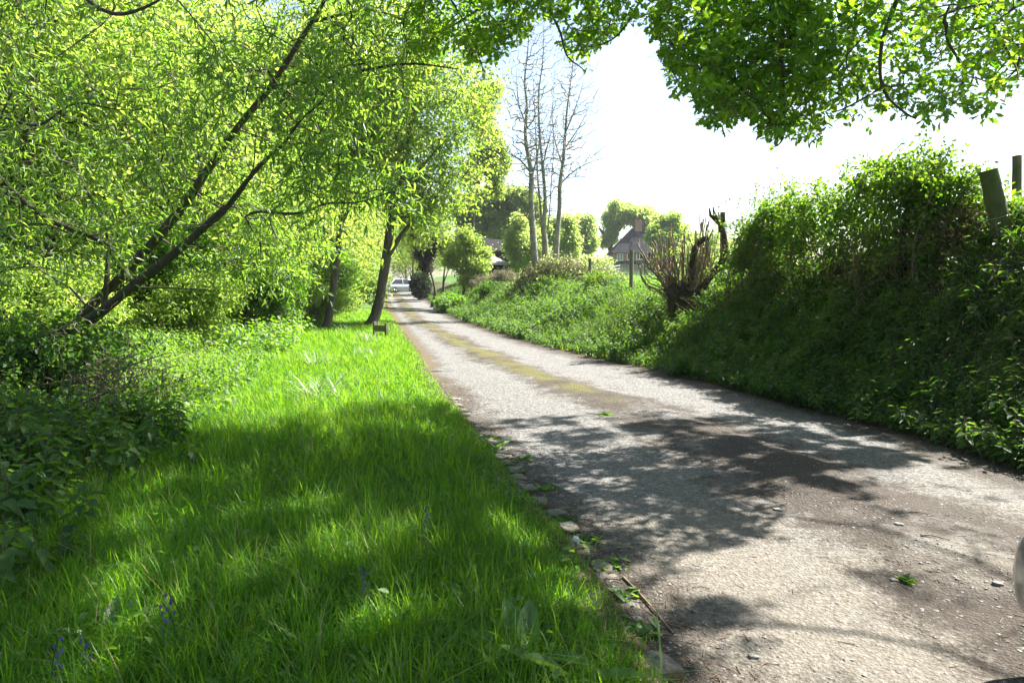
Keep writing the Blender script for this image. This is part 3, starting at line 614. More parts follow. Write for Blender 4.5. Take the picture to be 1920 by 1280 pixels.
pb = [bush('woodland_bush', 'rounded bright green bush at the foot of the wood on the left', 'bush', (-7.6, 16.5, 0), (1.4, 1.4, 1.0), 260, 26, .09, DIAM, M['wood'], M['twig'], BG),
      bush('woodland_bush', 'loose arching green bush at the foot of the wood on the left', 'bush', (-7.4, 21.5, 0), (1.2, 1.2, 1.5), 240, 24, .10, DIAM, M['nettle'], M['twig'], BG)]
for t in pb: t.location.z = float(H(t.location.x, t.location.y))
for i, (x, y, kx, s) in enumerate([(-8.8,13.5,0,1.0),(-10.6,12,1,1.1),(-9.4,17.5,1,1.2),(-8.4,24,0,1.2),(-7.9,28,1,1.1),(-9.6,29,0,1.5),(-8.3,31,0,.9),(-9.4,36,1,1.2),(-10.5,41,0,1.4),(-11.2,46,1,1.3),(-12.6,51,0,1.6),(-11,22,0,1.4),(-12.5,17.5,1,1.5),(-14,15,0,1.5),(-12.4,26,1,1.6),(-13.5,57,1,1.6),(-15,66,0,1.8),(-11.6,34,0,1.6),(-15,30,1,1.8),(-16,21,0,1.7),(-14.2,19,1,1.4),(-18,26,0,1.8),(-7.6,26.5,0,.8)]):
    dup(pb[kx], (x, y, float(H(x, y))), rng.uniform(0, 6.28), (s * rng.uniform(.9, 1.15), s * rng.uniform(.9, 1.15), s))

# ------------------------------------------------------------------ oak overhanging the lane from the right-hand bank
OB = np.array((8.6, 2.2, 0.)); OB[2] = float(H(OB[0], OB[1])) - .1
sil_x = [700,740,775,800,850,900,940,985,1000,1040,1062,1100,1130,1180,1205,1240,1262,1290,1330,1352,1400,1440,1530,1570,1640,1700,1740,1800,1850,1900,1920,2100]
sil_y = [-20,20,105,128,92,150,118,78,50,60,120,142,92,62,45,92,200,175,262,268,222,275,275,240,250,228,255,208,240,190,150,150]
def in_sil(px, py): return (py < np.interp(px, sil_x, sil_y)) & (px > 760)
# the patch of sunny lane and verge in the photograph tells where the crown has gaps towards the sun
def lit_ok(c, soft=1.0):
    s = np.array(SUN); k = c[:, 2] / s[2]; gx, gy = c[:, 0] - s[0] * k, c[:, 1] - s[1] * k
    px, py, dep = proj(np.stack([gx, gy, gx * 0], -1)); vis = (dep > 1) & (px > -50) & (px < 1970) & (py < 1330)
    shade = np.where(py < 965, .9, .72)
    topl = np.interp(px, [0, 330, 560, 740, 850, 900, 1000, 1250, 1500, 1700, 1920], [840, 835, 800, 762, 768, 770, 770, 780, 775, 820, 880])
    shade = np.where(py < topl, .0, shade)
    lane = px > np.interp(py, [760, 895, 1010, 1130, 1280], [850, 965, 1072, 1165, 1262])
    lanep = np.where(py < 1000, np.where(px < 1180, .46, .56), .4)
    lanep = np.where((px > 1380 + .35 * (py - 960)) & (py > 930), .16, lanep); lanep = np.where((px > 1640) & (py < 960) & (py > 880), .03, lanep)
    shade = np.where(lane & (py >= topl), lanep, shade)
    # clumpy gaps
    q = .5 + .5 * np.clip(.7 * wob(gx, gy, 3.2) + .8 * wob(gx + 3, gy * 1.3, 6.5) + .45 * wob(gx - 2, gy, 13), -1, 1)
    return ~vis | (q < shade)
O_l = [limb([tuple(OB), (8.5, 2.3, OB[2] + 1.5), (8.2, 2.8, OB[2] + 3.2), (8.0, 3.2, OB[2] + 5.5), (7.6, 3.6, OB[2] + 8.5)], .36, .08),
       limb([(8.3, 2.6, OB[2] + 2.3), (7, 4, 5.6), (6.4, 5.1, 6.2), (5.2, 5.6, 5.9), (4.3, 6.6, 6.3), (3.2, 6.9, 6.0), (2.2, 7.9, 6.1), (1.0, 7.9, 5.75), (-.4, 8.6, 5.6)], .045, .013),
       limb([(8.2, 2.8, OB[2] + 3.0), (7.6, 5, 6.2), (6.8, 7.5, 6.6), (6.2, 10, 6.6)], .05, .015),
       limb([(8.2, 2.8, OB[2] + 3.2), (6, 3.4, 6.9), (4.8, 4.2, 7.1), (3.6, 4.2, 7.6), (2.5, 5.3, 7.4), (1.3, 5.5, 7.7)], .035, .01),
       limb([(8.3, 2.7, OB[2] + 2.0), (9, 5, 5.2), (9, 7.5, 5.8), (8.5, 9.5, 6.0)], .09, .03)]
hang = [([(1490,-60),(1483,30),(1462,130),(1455,230),(1452,275)], 6.6, .02), ([(1720,-60),(1690,30),(1668,100),(1660,160),(1685,200),(1715,222)], 6.2, .024), ([(1830,-40),(1790,20),(1745,40)], 6.0, .03),
        ([(1770,40),(1766,90),(1795,140),(1800,190)], 6.1, .018), ([(2000,0),(1920,12),(1860,50),(1800,60)], 6.4, .02), ([(1480,70),(1540,76),(1600,76)], 6.7, .012), ([(1660,160),(1610,185),(1560,210)], 6.3, .012),
        ([(1010,-60),(1022,10),(1040,60),(1060,110),(1098,135)], 7.6, .018), ([(1240,-50),(1190,15),(1140,60),(1090,90)], 7.6, .016), ([(830,-60),(850,0),(880,60),(905,130)], 7.8, .016), ([(1340,-50),(1330,60),(1335,150),(1345,240)], 7.0, .016), ([(1600,-60),(1580,60),(1530,160),(1480,240)], 6.8, .018), ([(960,-60),(900,0),(820,60),(795,110)], 8.0, .015), ([(1240,-20),(1250,60),(1270,150)], 7.2, .014), ([(1860,50),(1890,110),(1910,150)], 6.5, .012)]
for pts, Y, r in hang: O_l.append(limb([tuple(P(x, y, Y + .12 * math.sin(i * 2.1 + x))) for i, (x, y) in enumerate(pts)], r * .8, .005))
for hp in [P(1490,-60,6.6), P(1720,-60,6.2), P(1010,-60,7.6), P(1240,-50,7.6), P(830,-60,7.8), P(1340,-50,7.0), P(1600,-60,6.8), P(1830,-40,6.0), P(2000,0,6.4)]:
    best = min((float(((q - hp) ** 2).sum()), tuple(q)) for p_, r_ in O_l[1:5] for q in p_)
    O_l.append(limb([best[1], tuple((np.array(best[1]) + hp) / 2 + np.array((.1, .1, .15))), tuple(hp)], .022, .014))
for i in range(1, len(O_l)):
    p_, r_ = O_l[i]; u = np.linspace(0, 1, len(p_)); q = rng.uniform(0, 6.28, 3); Lk = np.linalg.norm(p_[-1] - p_[0]); am = min(.16, .06 * Lk)
    O_l[i] = (p_ + am * (np.sin(math.pi * u) ** .5)[:, None] * np.stack([np.sin(2.6 * Lk * u + q[0]), np.sin(3.1 * Lk * u + q[1]), np.sin(2.9 * Lk * u + q[2])], -1), np.minimum(r_ * (1.3 if 5 <= i < 5 + len(hang) else 1), .016 if i < 5 or i >= 5 + len(hang) else .028))
vis = []
for x0, x1, y0, y1, d0, d1, N in [(1240,1960,-60,285,5.6,8.2,470),(740,1260,-60,165,7.0,8.8,330),(1240,1540,0,285,6.2,7.6,230)]:
    vis.append(pxseeds(N, x0, x1, y0, y1, d0, d1))
vis = np.concatenate(vis); px, py, _ = proj(vis); vis = vis[in_sil(px, py + 22)]
dens = lit_ok(vis); vis = vis[dens | (rng.random(len(vis)) < .75)]
hid = np.concatenate([blob((5.6, 6.0, 6.6), (3.6, 4.2, 1.9), 1000, hollow=.6), blob((1.0, 6.6, 7.2), (4.6, 3.8, 1.9), 2000, hollow=.6), blob((7.6, 8.8, 6.5), (2.6, 2.8, 1.5), 1700, hollow=.6), blob((5.2, 7.4, 7.6), (2.4, 2.6, 1.3), 500, hollow=.6), blob((4.8, 10.2, 6.7), (2.2, 1.4, 1.1), 420, hollow=.6), blob((7.5, 4.4, 8.5), (4, 4.5, 2.5), 700), blob((8.6, 8, 6.4), (2.6, 3.2, 1.6), 300)])
px, py, dep = proj(hid); ok = ((py < -15) | (px > 1960) | (dep < .3)) & lit_ok(hid); hid = hid[ok]
t = thing('oak_tree', 'oak whose lobed bright green branches hang down from the top over the lane', 'tree', tuple(OB)); tb, cb = MB(), MB()
for i, (p_, r_) in enumerate(O_l): tube(tb, p_, r_, 12 if i < 5 else 6, rough=.05)
pos, par, n0, lr = colonize(O_l, np.concatenate([vis, hid]), .3, -.15, .1)
branch_tubes(tb, pos, par, n0, lr, .0022, sides=4, rmax=.013)
def oak_keep(c):
    px, py, dep = proj(c); inf = (dep > .3) & (px > -20) & (px < 1945) & (py > -12)
    jit = rng.normal(0, 5, len(c)); return np.where(inf, in_sil(px, py + 10 - jit), lit_ok(c)) & (lit_ok(c) | (rng.random(len(c)) < np.where(inf, .85, 0)))
sprays(tb, cb, pos, par, n0, per=2, L=.25, nl=7, size=.086, T=OAK, droop=.12, keep=oak_keep, end=1.2, side=.95, flat=.35, upn=.75)
part('trunk', tb, M['bark'], t)
part('crown', cb, M['oak'], t, off=OB)

# ------------------------------------------------------------------ right-hand bank: hedge, dead brambles, posts, stump
def ridge(pxs, N, spread, z0=.1, ztop=1.0, hollow=.6, qmin=0.):
    out = []
    pts = [P(*q) for q in pxs]; ys = np.array([p[1] for p in pts])
    for _ in range(N):
        u = rng.uniform(0, len(pts) - 1); i = int(u); f = u - i; i2 = min(i + 1, len(pts) - 1)
        c = pts[i] * (1 - f) + pts[i2] * f; gz_ = float(H(c[0], c[1])); hgt = (c[2] - gz_) * (.9 + .13 * math.sin(5.1 * u) + .12 * math.sin(11.3 * u + 1) + .07 * math.sin(23 * u))
        q = qmin + (1 - qmin) * rng.random() ** hollow; a = spread * (1.1 - .6 * q)
        x, y = c[0] + rng.normal(0, a * .6), c[1] + rng.normal(0, a * .6); g0 = float(H(x, y)); out.append((x, y, g0 + z0 + max(.05, (hgt * ztop) * q * rng.uniform(.8, 1.03))))
    return np.array(out)
HX = [(1400,455,14.0),(1412,395,13.7),(1428,372,13.4),(1455,362,13),(1500,352,12.3),(1560,335,11.6),(1620,308,10.9),(1670,285,10.2),(1715,278,9.7),(1745,305,9.5),(1780,345,9.3),(1840,395,9.4),(1930,400,9.0),(2080,380,8.0)]
def hedge_like(name, label, cat, pxs, N, spread, per, lsize, T, lm, sm, stemn, lspread=.07, rtip=.0028, z0=.1, group=None, rshift=0., droop=.3, hollow=.6, dry=0, canes=0, qmin=0.):
    s = ridge(pxs, N, spread, z0, hollow=hollow, qmin=qmin); c = P(*pxs[len(pxs) // 2]); base = np.array((c[0], c[1], float(H(c[0], c[1]))))
    t = thing(name, label, cat, tuple(base), group); tb, cb = MB(), MB(); limbs = []
    pts = [P(*q) for q in pxs]
    for k in range(stemn):
        u = rng.uniform(0, len(pts) - 1.01); i = int(u); c = pts[i] * (1 - (u - i)) + pts[i + 1] * (u - i)
        x, y = c[0] + rng.normal(0, spread * .35), c[1] + rng.normal(0, spread * .35); g0 = float(H(x, y)); hh = max(.25, (c[2] - g0) * .75)
        limbs.append(limb([(x, y, g0 - .05), (x + rng.normal(0, .12), y + rng.normal(0, .12), g0 + hh * .5), (x + rng.normal(0, .25), y + rng.normal(0, .25), g0 + hh)], .014, .004, 4))
    for p_, r_ in limbs: tube(tb, p_, r_, 5)
    pos, par, n0, lr = colonize(limbs, s, .3, .1, .2); branch_tubes(tb, pos, par, n0, lr, rtip, sides=3)
    for k in range(canes):
        i = rng.integers(0, len(pts)); c = pts[i]; a = rng.uniform(0, 6.28); Lc = rng.uniform(.5, 1.0); g0 = float(H(c[0], c[1])); b0 = np.array((c[0] + rng.normal(0, spread * .4), c[1], g0 + (c[2] - g0) * rng.uniform(.5, .85)))
        e0 = b0 + np.array((math.cos(a) * Lc, math.sin(a) * Lc * .5, rng.uniform(-.1, .35))); md = (b0 + e0) / 2 + (0, 0, Lc * .35); cp = smooth_path([b0, md, e0], 5); tube(tb, cp, np.linspace(.006, .003, len(cp)), 4)
        K = 16; q = cp[rng.integers(2, len(cp), K)] + rng.normal(0, .03, (K, 3)); stamp(cb, T, q, rdir(K), np.array((0, 0, 1.)) + rng.normal(0, .4, (K, 3)), lsize * rng.uniform(.7, 1.2, K), rng.random(K))
    part('stems', tb, sm, t)
    if per: leaf_cloud(cb, pos, par, n0, per, lspread, lsize, T, droop, rshift=rshift, upn=.7); part('foliage', cb, lm, t)
    if dry: db_ = MB(); leaf_cloud(db_, pos, par, n0, dry, lspread, lsize, T, droop); part('dry_leaves', db_, M['scrub'], t)
    return t
hedge_like('hedge', 'overgrown leafy hedge along the top of the shaded right bank', 'hedge', HX, 1500, .66, 13, .062, OVAL, M['hedge'], M['twig'], 60, canes=34, qmin=.12)
hedge_like('bramble_tangle', 'brown tangle of dead bramble stems between the leafy hedge and the leaning thick post', 'brambles', [(1600,450,10.2),(1680,420,9.7),(1740,400,9.2),(1790,410,9.0),(1830,440,9.0)], 1000, .55, 2, .035, OVAL, M['dry'], M['deadtwig'], 30, rtip=.0024)
hedge_like('bramble_tangle', 'brown dead bramble stems beside the cut-back stump', 'brambles', [(1385,440,13.6),(1420,430,13.2),(1480,430,12.6),(1540,425,11.8),(1600,425,11)], 900, .55, 2, .035, OVAL, M['dry'], M['deadtwig'], 20, rtip=.0024)
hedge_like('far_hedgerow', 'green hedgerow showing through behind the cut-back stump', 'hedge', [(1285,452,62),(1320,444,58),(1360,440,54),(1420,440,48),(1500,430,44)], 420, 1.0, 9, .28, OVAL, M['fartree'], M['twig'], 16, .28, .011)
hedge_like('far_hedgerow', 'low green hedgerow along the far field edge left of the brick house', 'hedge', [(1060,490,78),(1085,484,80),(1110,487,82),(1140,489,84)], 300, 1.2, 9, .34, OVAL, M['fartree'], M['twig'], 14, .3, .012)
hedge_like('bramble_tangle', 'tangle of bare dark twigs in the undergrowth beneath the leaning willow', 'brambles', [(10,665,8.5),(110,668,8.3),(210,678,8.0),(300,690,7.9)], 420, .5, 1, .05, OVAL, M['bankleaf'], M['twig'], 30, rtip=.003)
# leaning thick mossy post and slim upright post
def post(name, label, a, b, r0, r1, mat, sides=14, group=None, chamfer=True, rough=.02):
    a, b = np.array(a), np.array(b); t = thing(name, label, 'fence post', tuple(a), group)
    mb = MB(); pts = np.array([a + (b - a) * q for q in np.linspace(0, 1, 9)]); tube(mb, pts, np.linspace(r0, r1, 9), sides, rough=rough, cap=True, capm=0)
    part('shaft', mb, mat, t); return t
b0 = P(1886, 470, 8.4); t = post('fence_post', 'thick mossy old post leaning left in the hedge by the slim post', b0, P(1853, 319, 8.4), .112, .10, M['mosspost'])
mb = MB()
for f in (.42,):
    c = b0 + (P(1853, 319, 8.4) - b0) * f; ax = norm(P(1853, 319, 8.4) - b0); x, y = frame_of(ax[None]); a = np.linspace(0, 6.283, 25)
    tube(mb, c + (np.cos(a)[:, None] * x + np.sin(a)[:, None] * y) * .111, .003, 5, cap=False)
part('wire_loop', mb, M['wire'], t)
post('fence_post', 'slim upright grey post behind the leaning mossy post', P(1906, 470, 9.3), P(1907, 292, 9.3), .06, .055, M['post'])
# wire netting fence with round posts
FP = [(1354,545,398,16.3), (1183,545,469,20), (1105,549,485,25.5)]
fb = P(1183, 545, 20); t = thing('wire_fence', 'wire netting on slim wooden posts along the bank between the stump and the bramble mound', 'fence', tuple(fb))
tops = []
for px, py0, py1, Y in FP:
    mb = MB(); a = P(px, py0 + 12, Y); b = P(px + 1.5, py1, Y); tube(mb, np.array([a + (b - a) * q for q in np.linspace(0, 1, 6)]), .062, 10, rough=.03)
    part('post', mb, M['post'], t, off=fb); tops.append((P(px, py0, Y), P(px, py1 + 4, Y)))
mb = MB(); A, B = [], []
for (a0, a1), (c0, c1) in zip(tops[:-1], tops[1:]):
    for f in np.linspace(.12, .97, 8): A.append(a0 + (a1 - a0) * f); B.append(c0 + (c1 - c0) * f)
    for f in np.linspace(.03, .97, 26): A.append(a0 * (1 - f) + c0 * f + np.array((0, 0, .1))); B.append((a1 * (1 - f) + c1 * f))
edges_tubes(mb, A, B, np.full(len(A), .0022), np.full(len(A), .0022), 4); part('netting', mb, M['wire'], t, off=fb)

# cut-back multi-stemmed stump
SY = 15.0; sb = P(1290, 590, SY); t = thing('coppiced_stump', 'cut-back multi-stemmed stump of splayed pale stems on the bank', 'stump', (sb[0], sb[1], float(H(sb[0], sb[1]))))
so_ = np.array(t.location); mb = MB()
tube(mb, smooth_path([tuple(so_ - (0, 0, .3)), tuple(P(1288, 575, SY)), tuple(P(1282, 545, SY)), tuple(P(1284, 530, SY))], 5), np.linspace(.34, .12, 16), 14, rough=.22)
tube(mb, smooth_path([tuple(P(1268, 585, SY)), tuple(P(1262, 555, SY - .1)), tuple(P(1254, 535, SY - .1))], 4), np.linspace(.2, .13, 9), 10, rough=.16)
tube(mb, smooth_path([tuple(P(1305, 560, SY)), tuple(P(1330, 520, SY)), tuple(P(1352, 495, SY)), tuple(P(1360, 465, SY)), tuple(P(1353, 425, SY)), tuple(P(1338, 402, SY))], 5), np.linspace(.085, .055, 26), 9, rough=.12)
for e in [(1330, 390), (1337, 388), (1347, 398), (1356, 400)]: tube(mb, np.array([P(1350, 422, SY), P(e[0] + 2, e[1] + 14, SY), P(e[0], e[1], SY)]), [.045, .03, .014], 6, rough=.15)
tube(mb, smooth_path([tuple(P(1298, 530, SY - .1)), tuple(P(1300, 480, SY - .15)), tuple(P(1310, 455, SY - .15)), tuple(P(1326, 446, SY - .15))], 5), np.linspace(.085, .055, 16), 9, rough=.1)
tube(mb, smooth_path([tuple(P(1300, 550, SY - .2)), tuple(P(1325, 528, SY - .2)), tuple(P(1342, 518, SY - .2))], 4), np.linspace(.05, .02, 9), 7, rough=.1)
part('stump_base', mb, M['stumpdark'], t, off=so_)
mb = MB(); lf = MB()
for i in range(84):
    f = (i + rng.uniform(-.4, .4)) / 83; tx = 1194 + 146 * f ** .85 + rng.normal(0, 9); ty = np.interp(f, [0, .25, .5, .75, 1], [462, 425, 412, 402, 396]) + abs(rng.normal(0, 42)); Y = SY + rng.uniform(-.55, .55)
    bx = 1268 + 36 * f + rng.normal(0, 5); by = 556 + rng.normal(0, 9)
    if i % 11 == 3: ty -= 8
    m1 = (bx + (tx - bx) * rng.uniform(.42, .66) + rng.normal(0, 8) - 8 * (1 - f), by + (ty - by) * rng.uniform(.3, .55), (SY + Y) / 2 + rng.normal(0, .06))
    r = .0075 + .018 * rng.random() ** 2 * (1.3 if f > .6 else 1); pp = smooth_path([tuple(P(bx, by, SY + (Y - SY) * .3)), tuple(P(*m1)), tuple(P(tx, ty, Y))], 5)
    pp[1:-1] += rng.normal(0, .02, (len(pp) - 2, 3)); tube(mb, pp, np.linspace(r * 1.3, r * .75, len(pp)), 6, rough=.2, capm=1)
    if i % 2: q_ = pp[rng.integers(3, len(pp) - 1)]; e_ = q_ + np.array((rng.normal(0, .1), rng.normal(0, .08), rng.uniform(.08, .3))); tube(mb, smooth_path([q_, (q_ + e_) / 2 + (rng.normal(0, .03), 0, -.02), e_], 3), np.linspace(r * .6, r * .35, 7), 5, rough=.15, capm=1)
    if rng.random() < .5:
        c = pp[rng.integers(4, len(pp))]; K = 9; stamp(lf, OVAL, c + rng.normal(0, .05, (K, 3)), rdir(K), np.array([0, 0, 1.]) + rng.normal(0, .4, (K, 3)), rng.uniform(.04, .07, K), rng.uniform(.5, 1, K))
part('cut_stems', mb, [M['stump'], M['cutwood']], t, off=so_); part('new_leaves', lf, M['hedge'], t, off=so_)

# ------------------------------------------------------------------ bare trees on the bramble mound
def bare(label, path, Y, r0, extra, nseed, wx):
    b = P(*path[0], Y); b[2] = float(H(b[0], b[1])) - .1
    limbs = [limb(np.vstack([b, PP([(x, y, Y) for x, y in path[1:]])]), r0, .012)]
    for e in extra: limbs.append(limb(PP([(x, y, Y + dy) for x, y, dy in e]), r0 * .28, .008))
    s = []
    for p_, r_ in limbs:
        k = max(22, int(3.2 * nseed * (len(p_) / 60)))
        for _ in range(k):
            q = p_[int(len(p_) * (.3 + .7 * rng.random() ** .8 if p_ is limbs[0][0] else rng.uniform(.15, 1))) - 1]; s.append(q + np.array((rng.normal(0, wx), rng.normal(0, wx), abs(rng.normal(.3, .5)))))
    s = np.array(s)
    t = make_tree('bare_tree', label, tuple(b), limbs, s, M['pale'], None, 0, 0, None, spread=0, bf=.15, up=1.6, rtip=.0085, jit=.08, tsides=3); return t
bare('leafless pale tree with the thickest trunk, leftmost on the bramble mound', [(1006,505),(1002,470),(998,420),(996,370),(996,325),(990,290),(985,250),(988,200),(984,150),(990,90),(992,30)], 31, .17,
     [[(996,325,0),(975,300,.3),(950,285,.6),(935,262,.8)], [(996,335,0),(1008,290,-.3),(1012,240,-.5),(1008,190,-.5)], [(994,415,0),(975,385,.4),(968,350,.6)], [(988,240,0),(972,190,.3),(968,130,.4)]], 110, .5)
bare('leafless tree with an orange-tinged broken trunk between the pale ones', [(1021,498),(1019,460),(1016,420),(1013,380),(1008,330),(1006,280),(1003,220),(1000,150)], 32.5, .09, [[(1013,380,0),(1000,340,.3),(992,300,.4)]], 60, .4)
bare('leafless forked slim tree in the middle of the bare group', [(1025,497),(1023,455),(1020,420),(1022,370),(1017,310),(1012,250),(1010,180),(1018,110),(1020,50)], 31.8, .12,
     [[(1024,450,0),(1030,400,.2),(1034,340,.3),(1038,280,.3),(1036,210,.3),(1040,130,.3)], [(1018,310,0),(1030,260,-.3),(1046,215,-.4)]], 100, .45)
bare('leafless tree with long bent side branch, rightmost of the bare group', [(1042,488),(1045,440),(1049,390),(1050,345),(1056,300),(1060,250),(1064,200),(1072,140),(1078,90)], 32.2, .14,
     [[(1051,345,0),(1075,322,.2),(1105,305,.3),(1148,292,.5)], [(1058,280,0),(1085,240,.3),(1105,200,.4)], [(1060,250,0),(1080,200,-.3),(1095,150,-.3)], [(1054,310,0),(1040,260,.3),(1034,215,.3)]], 120, .5)
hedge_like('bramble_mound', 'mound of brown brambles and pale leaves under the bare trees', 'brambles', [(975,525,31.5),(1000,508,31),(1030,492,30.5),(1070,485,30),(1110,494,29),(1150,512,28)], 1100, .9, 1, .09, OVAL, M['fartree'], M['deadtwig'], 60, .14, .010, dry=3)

# ------------------------------------------------------------------ far trees, shrubs along the bend
FG = None
def far_tree(label, px, py_base, Y, crown_px, r0, nseed, per, lsize, lm=None, name='field_tree', spread=.35, limbs_px=(), bm=None, rshift=0.):
    b = P(px, py_base, Y); limbs = [limb(PP([(x, y, Y) for x, y in limbs_px[0]]), r0, r0 * .3)] + [limb(PP([(x, y, Y) for x, y in q]), r0 * .45, r0 * .12) for q in limbs_px[1:]]
    limbs[0][0][0] = (b[0], b[1], float(H(b[0], b[1])) - .2); s = Y / F
    sub = [(cx + rng.uniform(-.75, .75) * rx, cy + rng.uniform(-.7, .75) * ry, rx * rng.uniform(.3, .6), ry * rng.uniform(.28, .5)) for cx, cy, rx, ry in crown_px for _ in range(5)]
    seeds = np.concatenate([blob(P(cx, cy, Y) + (0, rng.normal(0, rx * s), 0), (rx * s, rx * s * .9, ry * s), int(nseed * rx * ry / 900) + 6, hollow=.5) for cx, cy, rx, ry in sub])
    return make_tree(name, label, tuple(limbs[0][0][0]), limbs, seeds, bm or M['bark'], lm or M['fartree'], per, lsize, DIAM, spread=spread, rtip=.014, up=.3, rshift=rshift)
far_tree('grey green spreading oak behind the brick house chimney', 1185, 500, 105, [(1180,408,36,22),(1145,415,22,16),(1218,410,26,20),(1135,445,22,12),(1195,395,24,12),(1160,392,20,10),(1240,425,16,18)], .5, 420, 9, .5, limbs_px=[[(1150,500),(1145,470),(1135,445),(1122,425)],[(1147,480),(1165,455),(1185,430),(1200,410)],[(1145,470),(1150,440),(1155,410)]])
far_tree('dark grey green tree left of the brick house across the field', 1095, 505, 95, [(1093,435,18,30),(1085,465,16,24),(1104,455,13,26),(1098,415,12,16)], .4, 420, 10, .42, limbs_px=[[(1095,505),(1093,470),(1096,420)],[(1094,480),(1082,450),(1078,430)]])
far_tree('bright green tree behind the cut-back stump beyond the field', 1252, 505, 90, [(1250,425,22,18),(1272,430,20,20),(1232,440,14,16),(1255,455,28,16),(1290,450,20,18)], .35, 400, 10, .42, lm=M['wood'], limbs_px=[[(1262,505),(1258,470),(1252,430)]])
far_tree('wide rounded light green tree behind the low pale roof', 930, 510, 72, [(925,400,30,30),(960,390,26,34),(900,400,30,36),(950,430,36,30),(985,430,24,36),(880,420,26,40),(970,460,24,26),(1010,440,24,40),(1035,430,16,34),(1000,395,24,26),(940,366,26,16),(900,374,24,18),(975,372,20,18),(870,392,20,26)], .4, 620, 6, .34, lm=M['fartree'], spread=.3, limbs_px=[[(930,510),(930,470),(935,400)],[(932,480),(905,440),(890,410)],[(932,475),(965,440),(985,420)]])
far_tree('pale weeping tree beside the thickest leafless trunk', 985, 520, 50, [(985,455,26,34),(965,475,22,26),(1000,480,22,26),(975,430,18,22)], .2, 380, 16, .2, lm=M['fartree'], spread=.22, limbs_px=[[(985,520),(983,480),(980,430)]], rshift=.3)
far_tree('yellow green sparse tree with orange tinge behind the rightmost leafless tree', 1055, 510, 60, [(1062,430,14,40),(1075,460,14,26),(1050,470,16,24)], .15, 330, 9, .24, lm=M['fartree'], spread=.25, limbs_px=[[(1058,510),(1060,460),(1063,400)]], rshift=.35)
far_tree('tall thin tree standing pale against the sky left of the leafless group', 935, 520, 58, [(925,260,26,50),(900,220,26,46),(930,330,22,36),(890,300,30,40),(915,180,20,26)], .22, 330, 10, .24, lm=M['wood'], spread=.3, limbs_px=[[(880,520),(885,430),(900,330),(918,220)],[(890,400),(915,340),(935,300)]])
far_tree('purple leaved small tree by the lane bend, left of its twin', 808, 560, 46, [(808,478,19,30),(793,468,14,22),(815,448,16,18)], .09, 620, 9, .13, lm=M['purple'], name='purple_tree', spread=.16, limbs_px=[[(817,556),(813,530),(806,505),(806,470)],[(811,520),(800,490),(792,470)]])
far_tree('purple leaved small tree by the lane bend, beside the light green shrub', 836, 560, 45, [(840,480,18,28),(852,472,14,24),(836,455,14,16)], .09, 620, 9, .13, lm=M['purple'], name='purple_tree', spread=.16, limbs_px=[[(831,552),(832,520),(836,480)],[(832,530),(843,500),(852,480)]])
far_tree('light green rounded shrub in front of the low pale roof', 868, 555, 43, [(866,482,24,26),(884,455,16,14),(856,500,22,18),(896,496,24,18),(846,462,14,20),(905,478,14,14),(872,440,10,12),(872,522,24,12)], .08, 420, 8, .15, lm=M['wood'], name='lane_shrub', spread=.18, limbs_px=[[(870,545),(868,515),(872,480)],[(869,525),(885,500),(892,480)]])
def pxbush(name, label, cat, px, py, Y, rx, rz, nseed, per, lsize, lm, sm, hgt=None, **k):
    c = P(px, py, Y); t = bush(name, label, cat, (c[0], c[1], float(H(c[0], c[1])) - .05), (rx, rx, rz), nseed, per, lsize, DIAM, lm, sm, hgt=hgt, **k); return t
pxbush('clipped_bush', 'dark rounded evergreen bush at the lane bend beside the white car', 'bush', 786, 555, 58, 1.05, 1.4, 460, 34, .18, M['yew'], M['twig'], spread=.12, hgt=2.5)
pxbush('dry_hedge', 'pale dry scrubby hedge below the low pale roof', 'hedge', 910, 545, 42, 1.5, .75, 420, 9, .10, M['scrub'], M['deadtwig'], hgt=1.5)
pxbush('dry_hedge', 'pale dry scrubby hedge nearest the leaning rail fence', 'hedge', 945, 545, 41, 1.0, .7, 320, 8, .10, M['scrub'], M['deadtwig'], hgt=1.3)
pxbush('bank_bush', 'low green bush on the bank beneath the purple trees', 'bush', 850, 552, 40, 1.3, .6, 260, 22, .16, M['nettle'], M['twig'], hgt=1.0)
pxbush('bank_bush', 'low green bush between mound and first netting post', 'bush', 1122, 545, 24, .7, .4, 220, 14, .09, M['hedge'], M['deadtwig'], hgt=.75)
pxbush('bank_bush', 'low dull green bush on the bank left of the bramble mound', 'bush', 930, 560, 37, 1.1, .45, 240, 22, .15, M['bankleaf'], M['twig'], hgt=.8)
wt = []
# dark wood closing the view behind the bend
for i, (x, y, s) in enumerate([(-20,92,1.1),(-12.5,98,1.0),(-28,100,1.2),(-10.5,86,.7),(-16.5,84,.9),(-14,90,.8),(-11.5,80,.6)]):
    dup(pw[0 if i % 2 == 0 else 2], (x, y, float(H(x, y))), rng.uniform(0, 6.28), s * (1.0 if i % 2 == 0 else 1.5), label='leafy tree closing the view beyond the lane bend and the white car', group='trees beyond the lane bend')

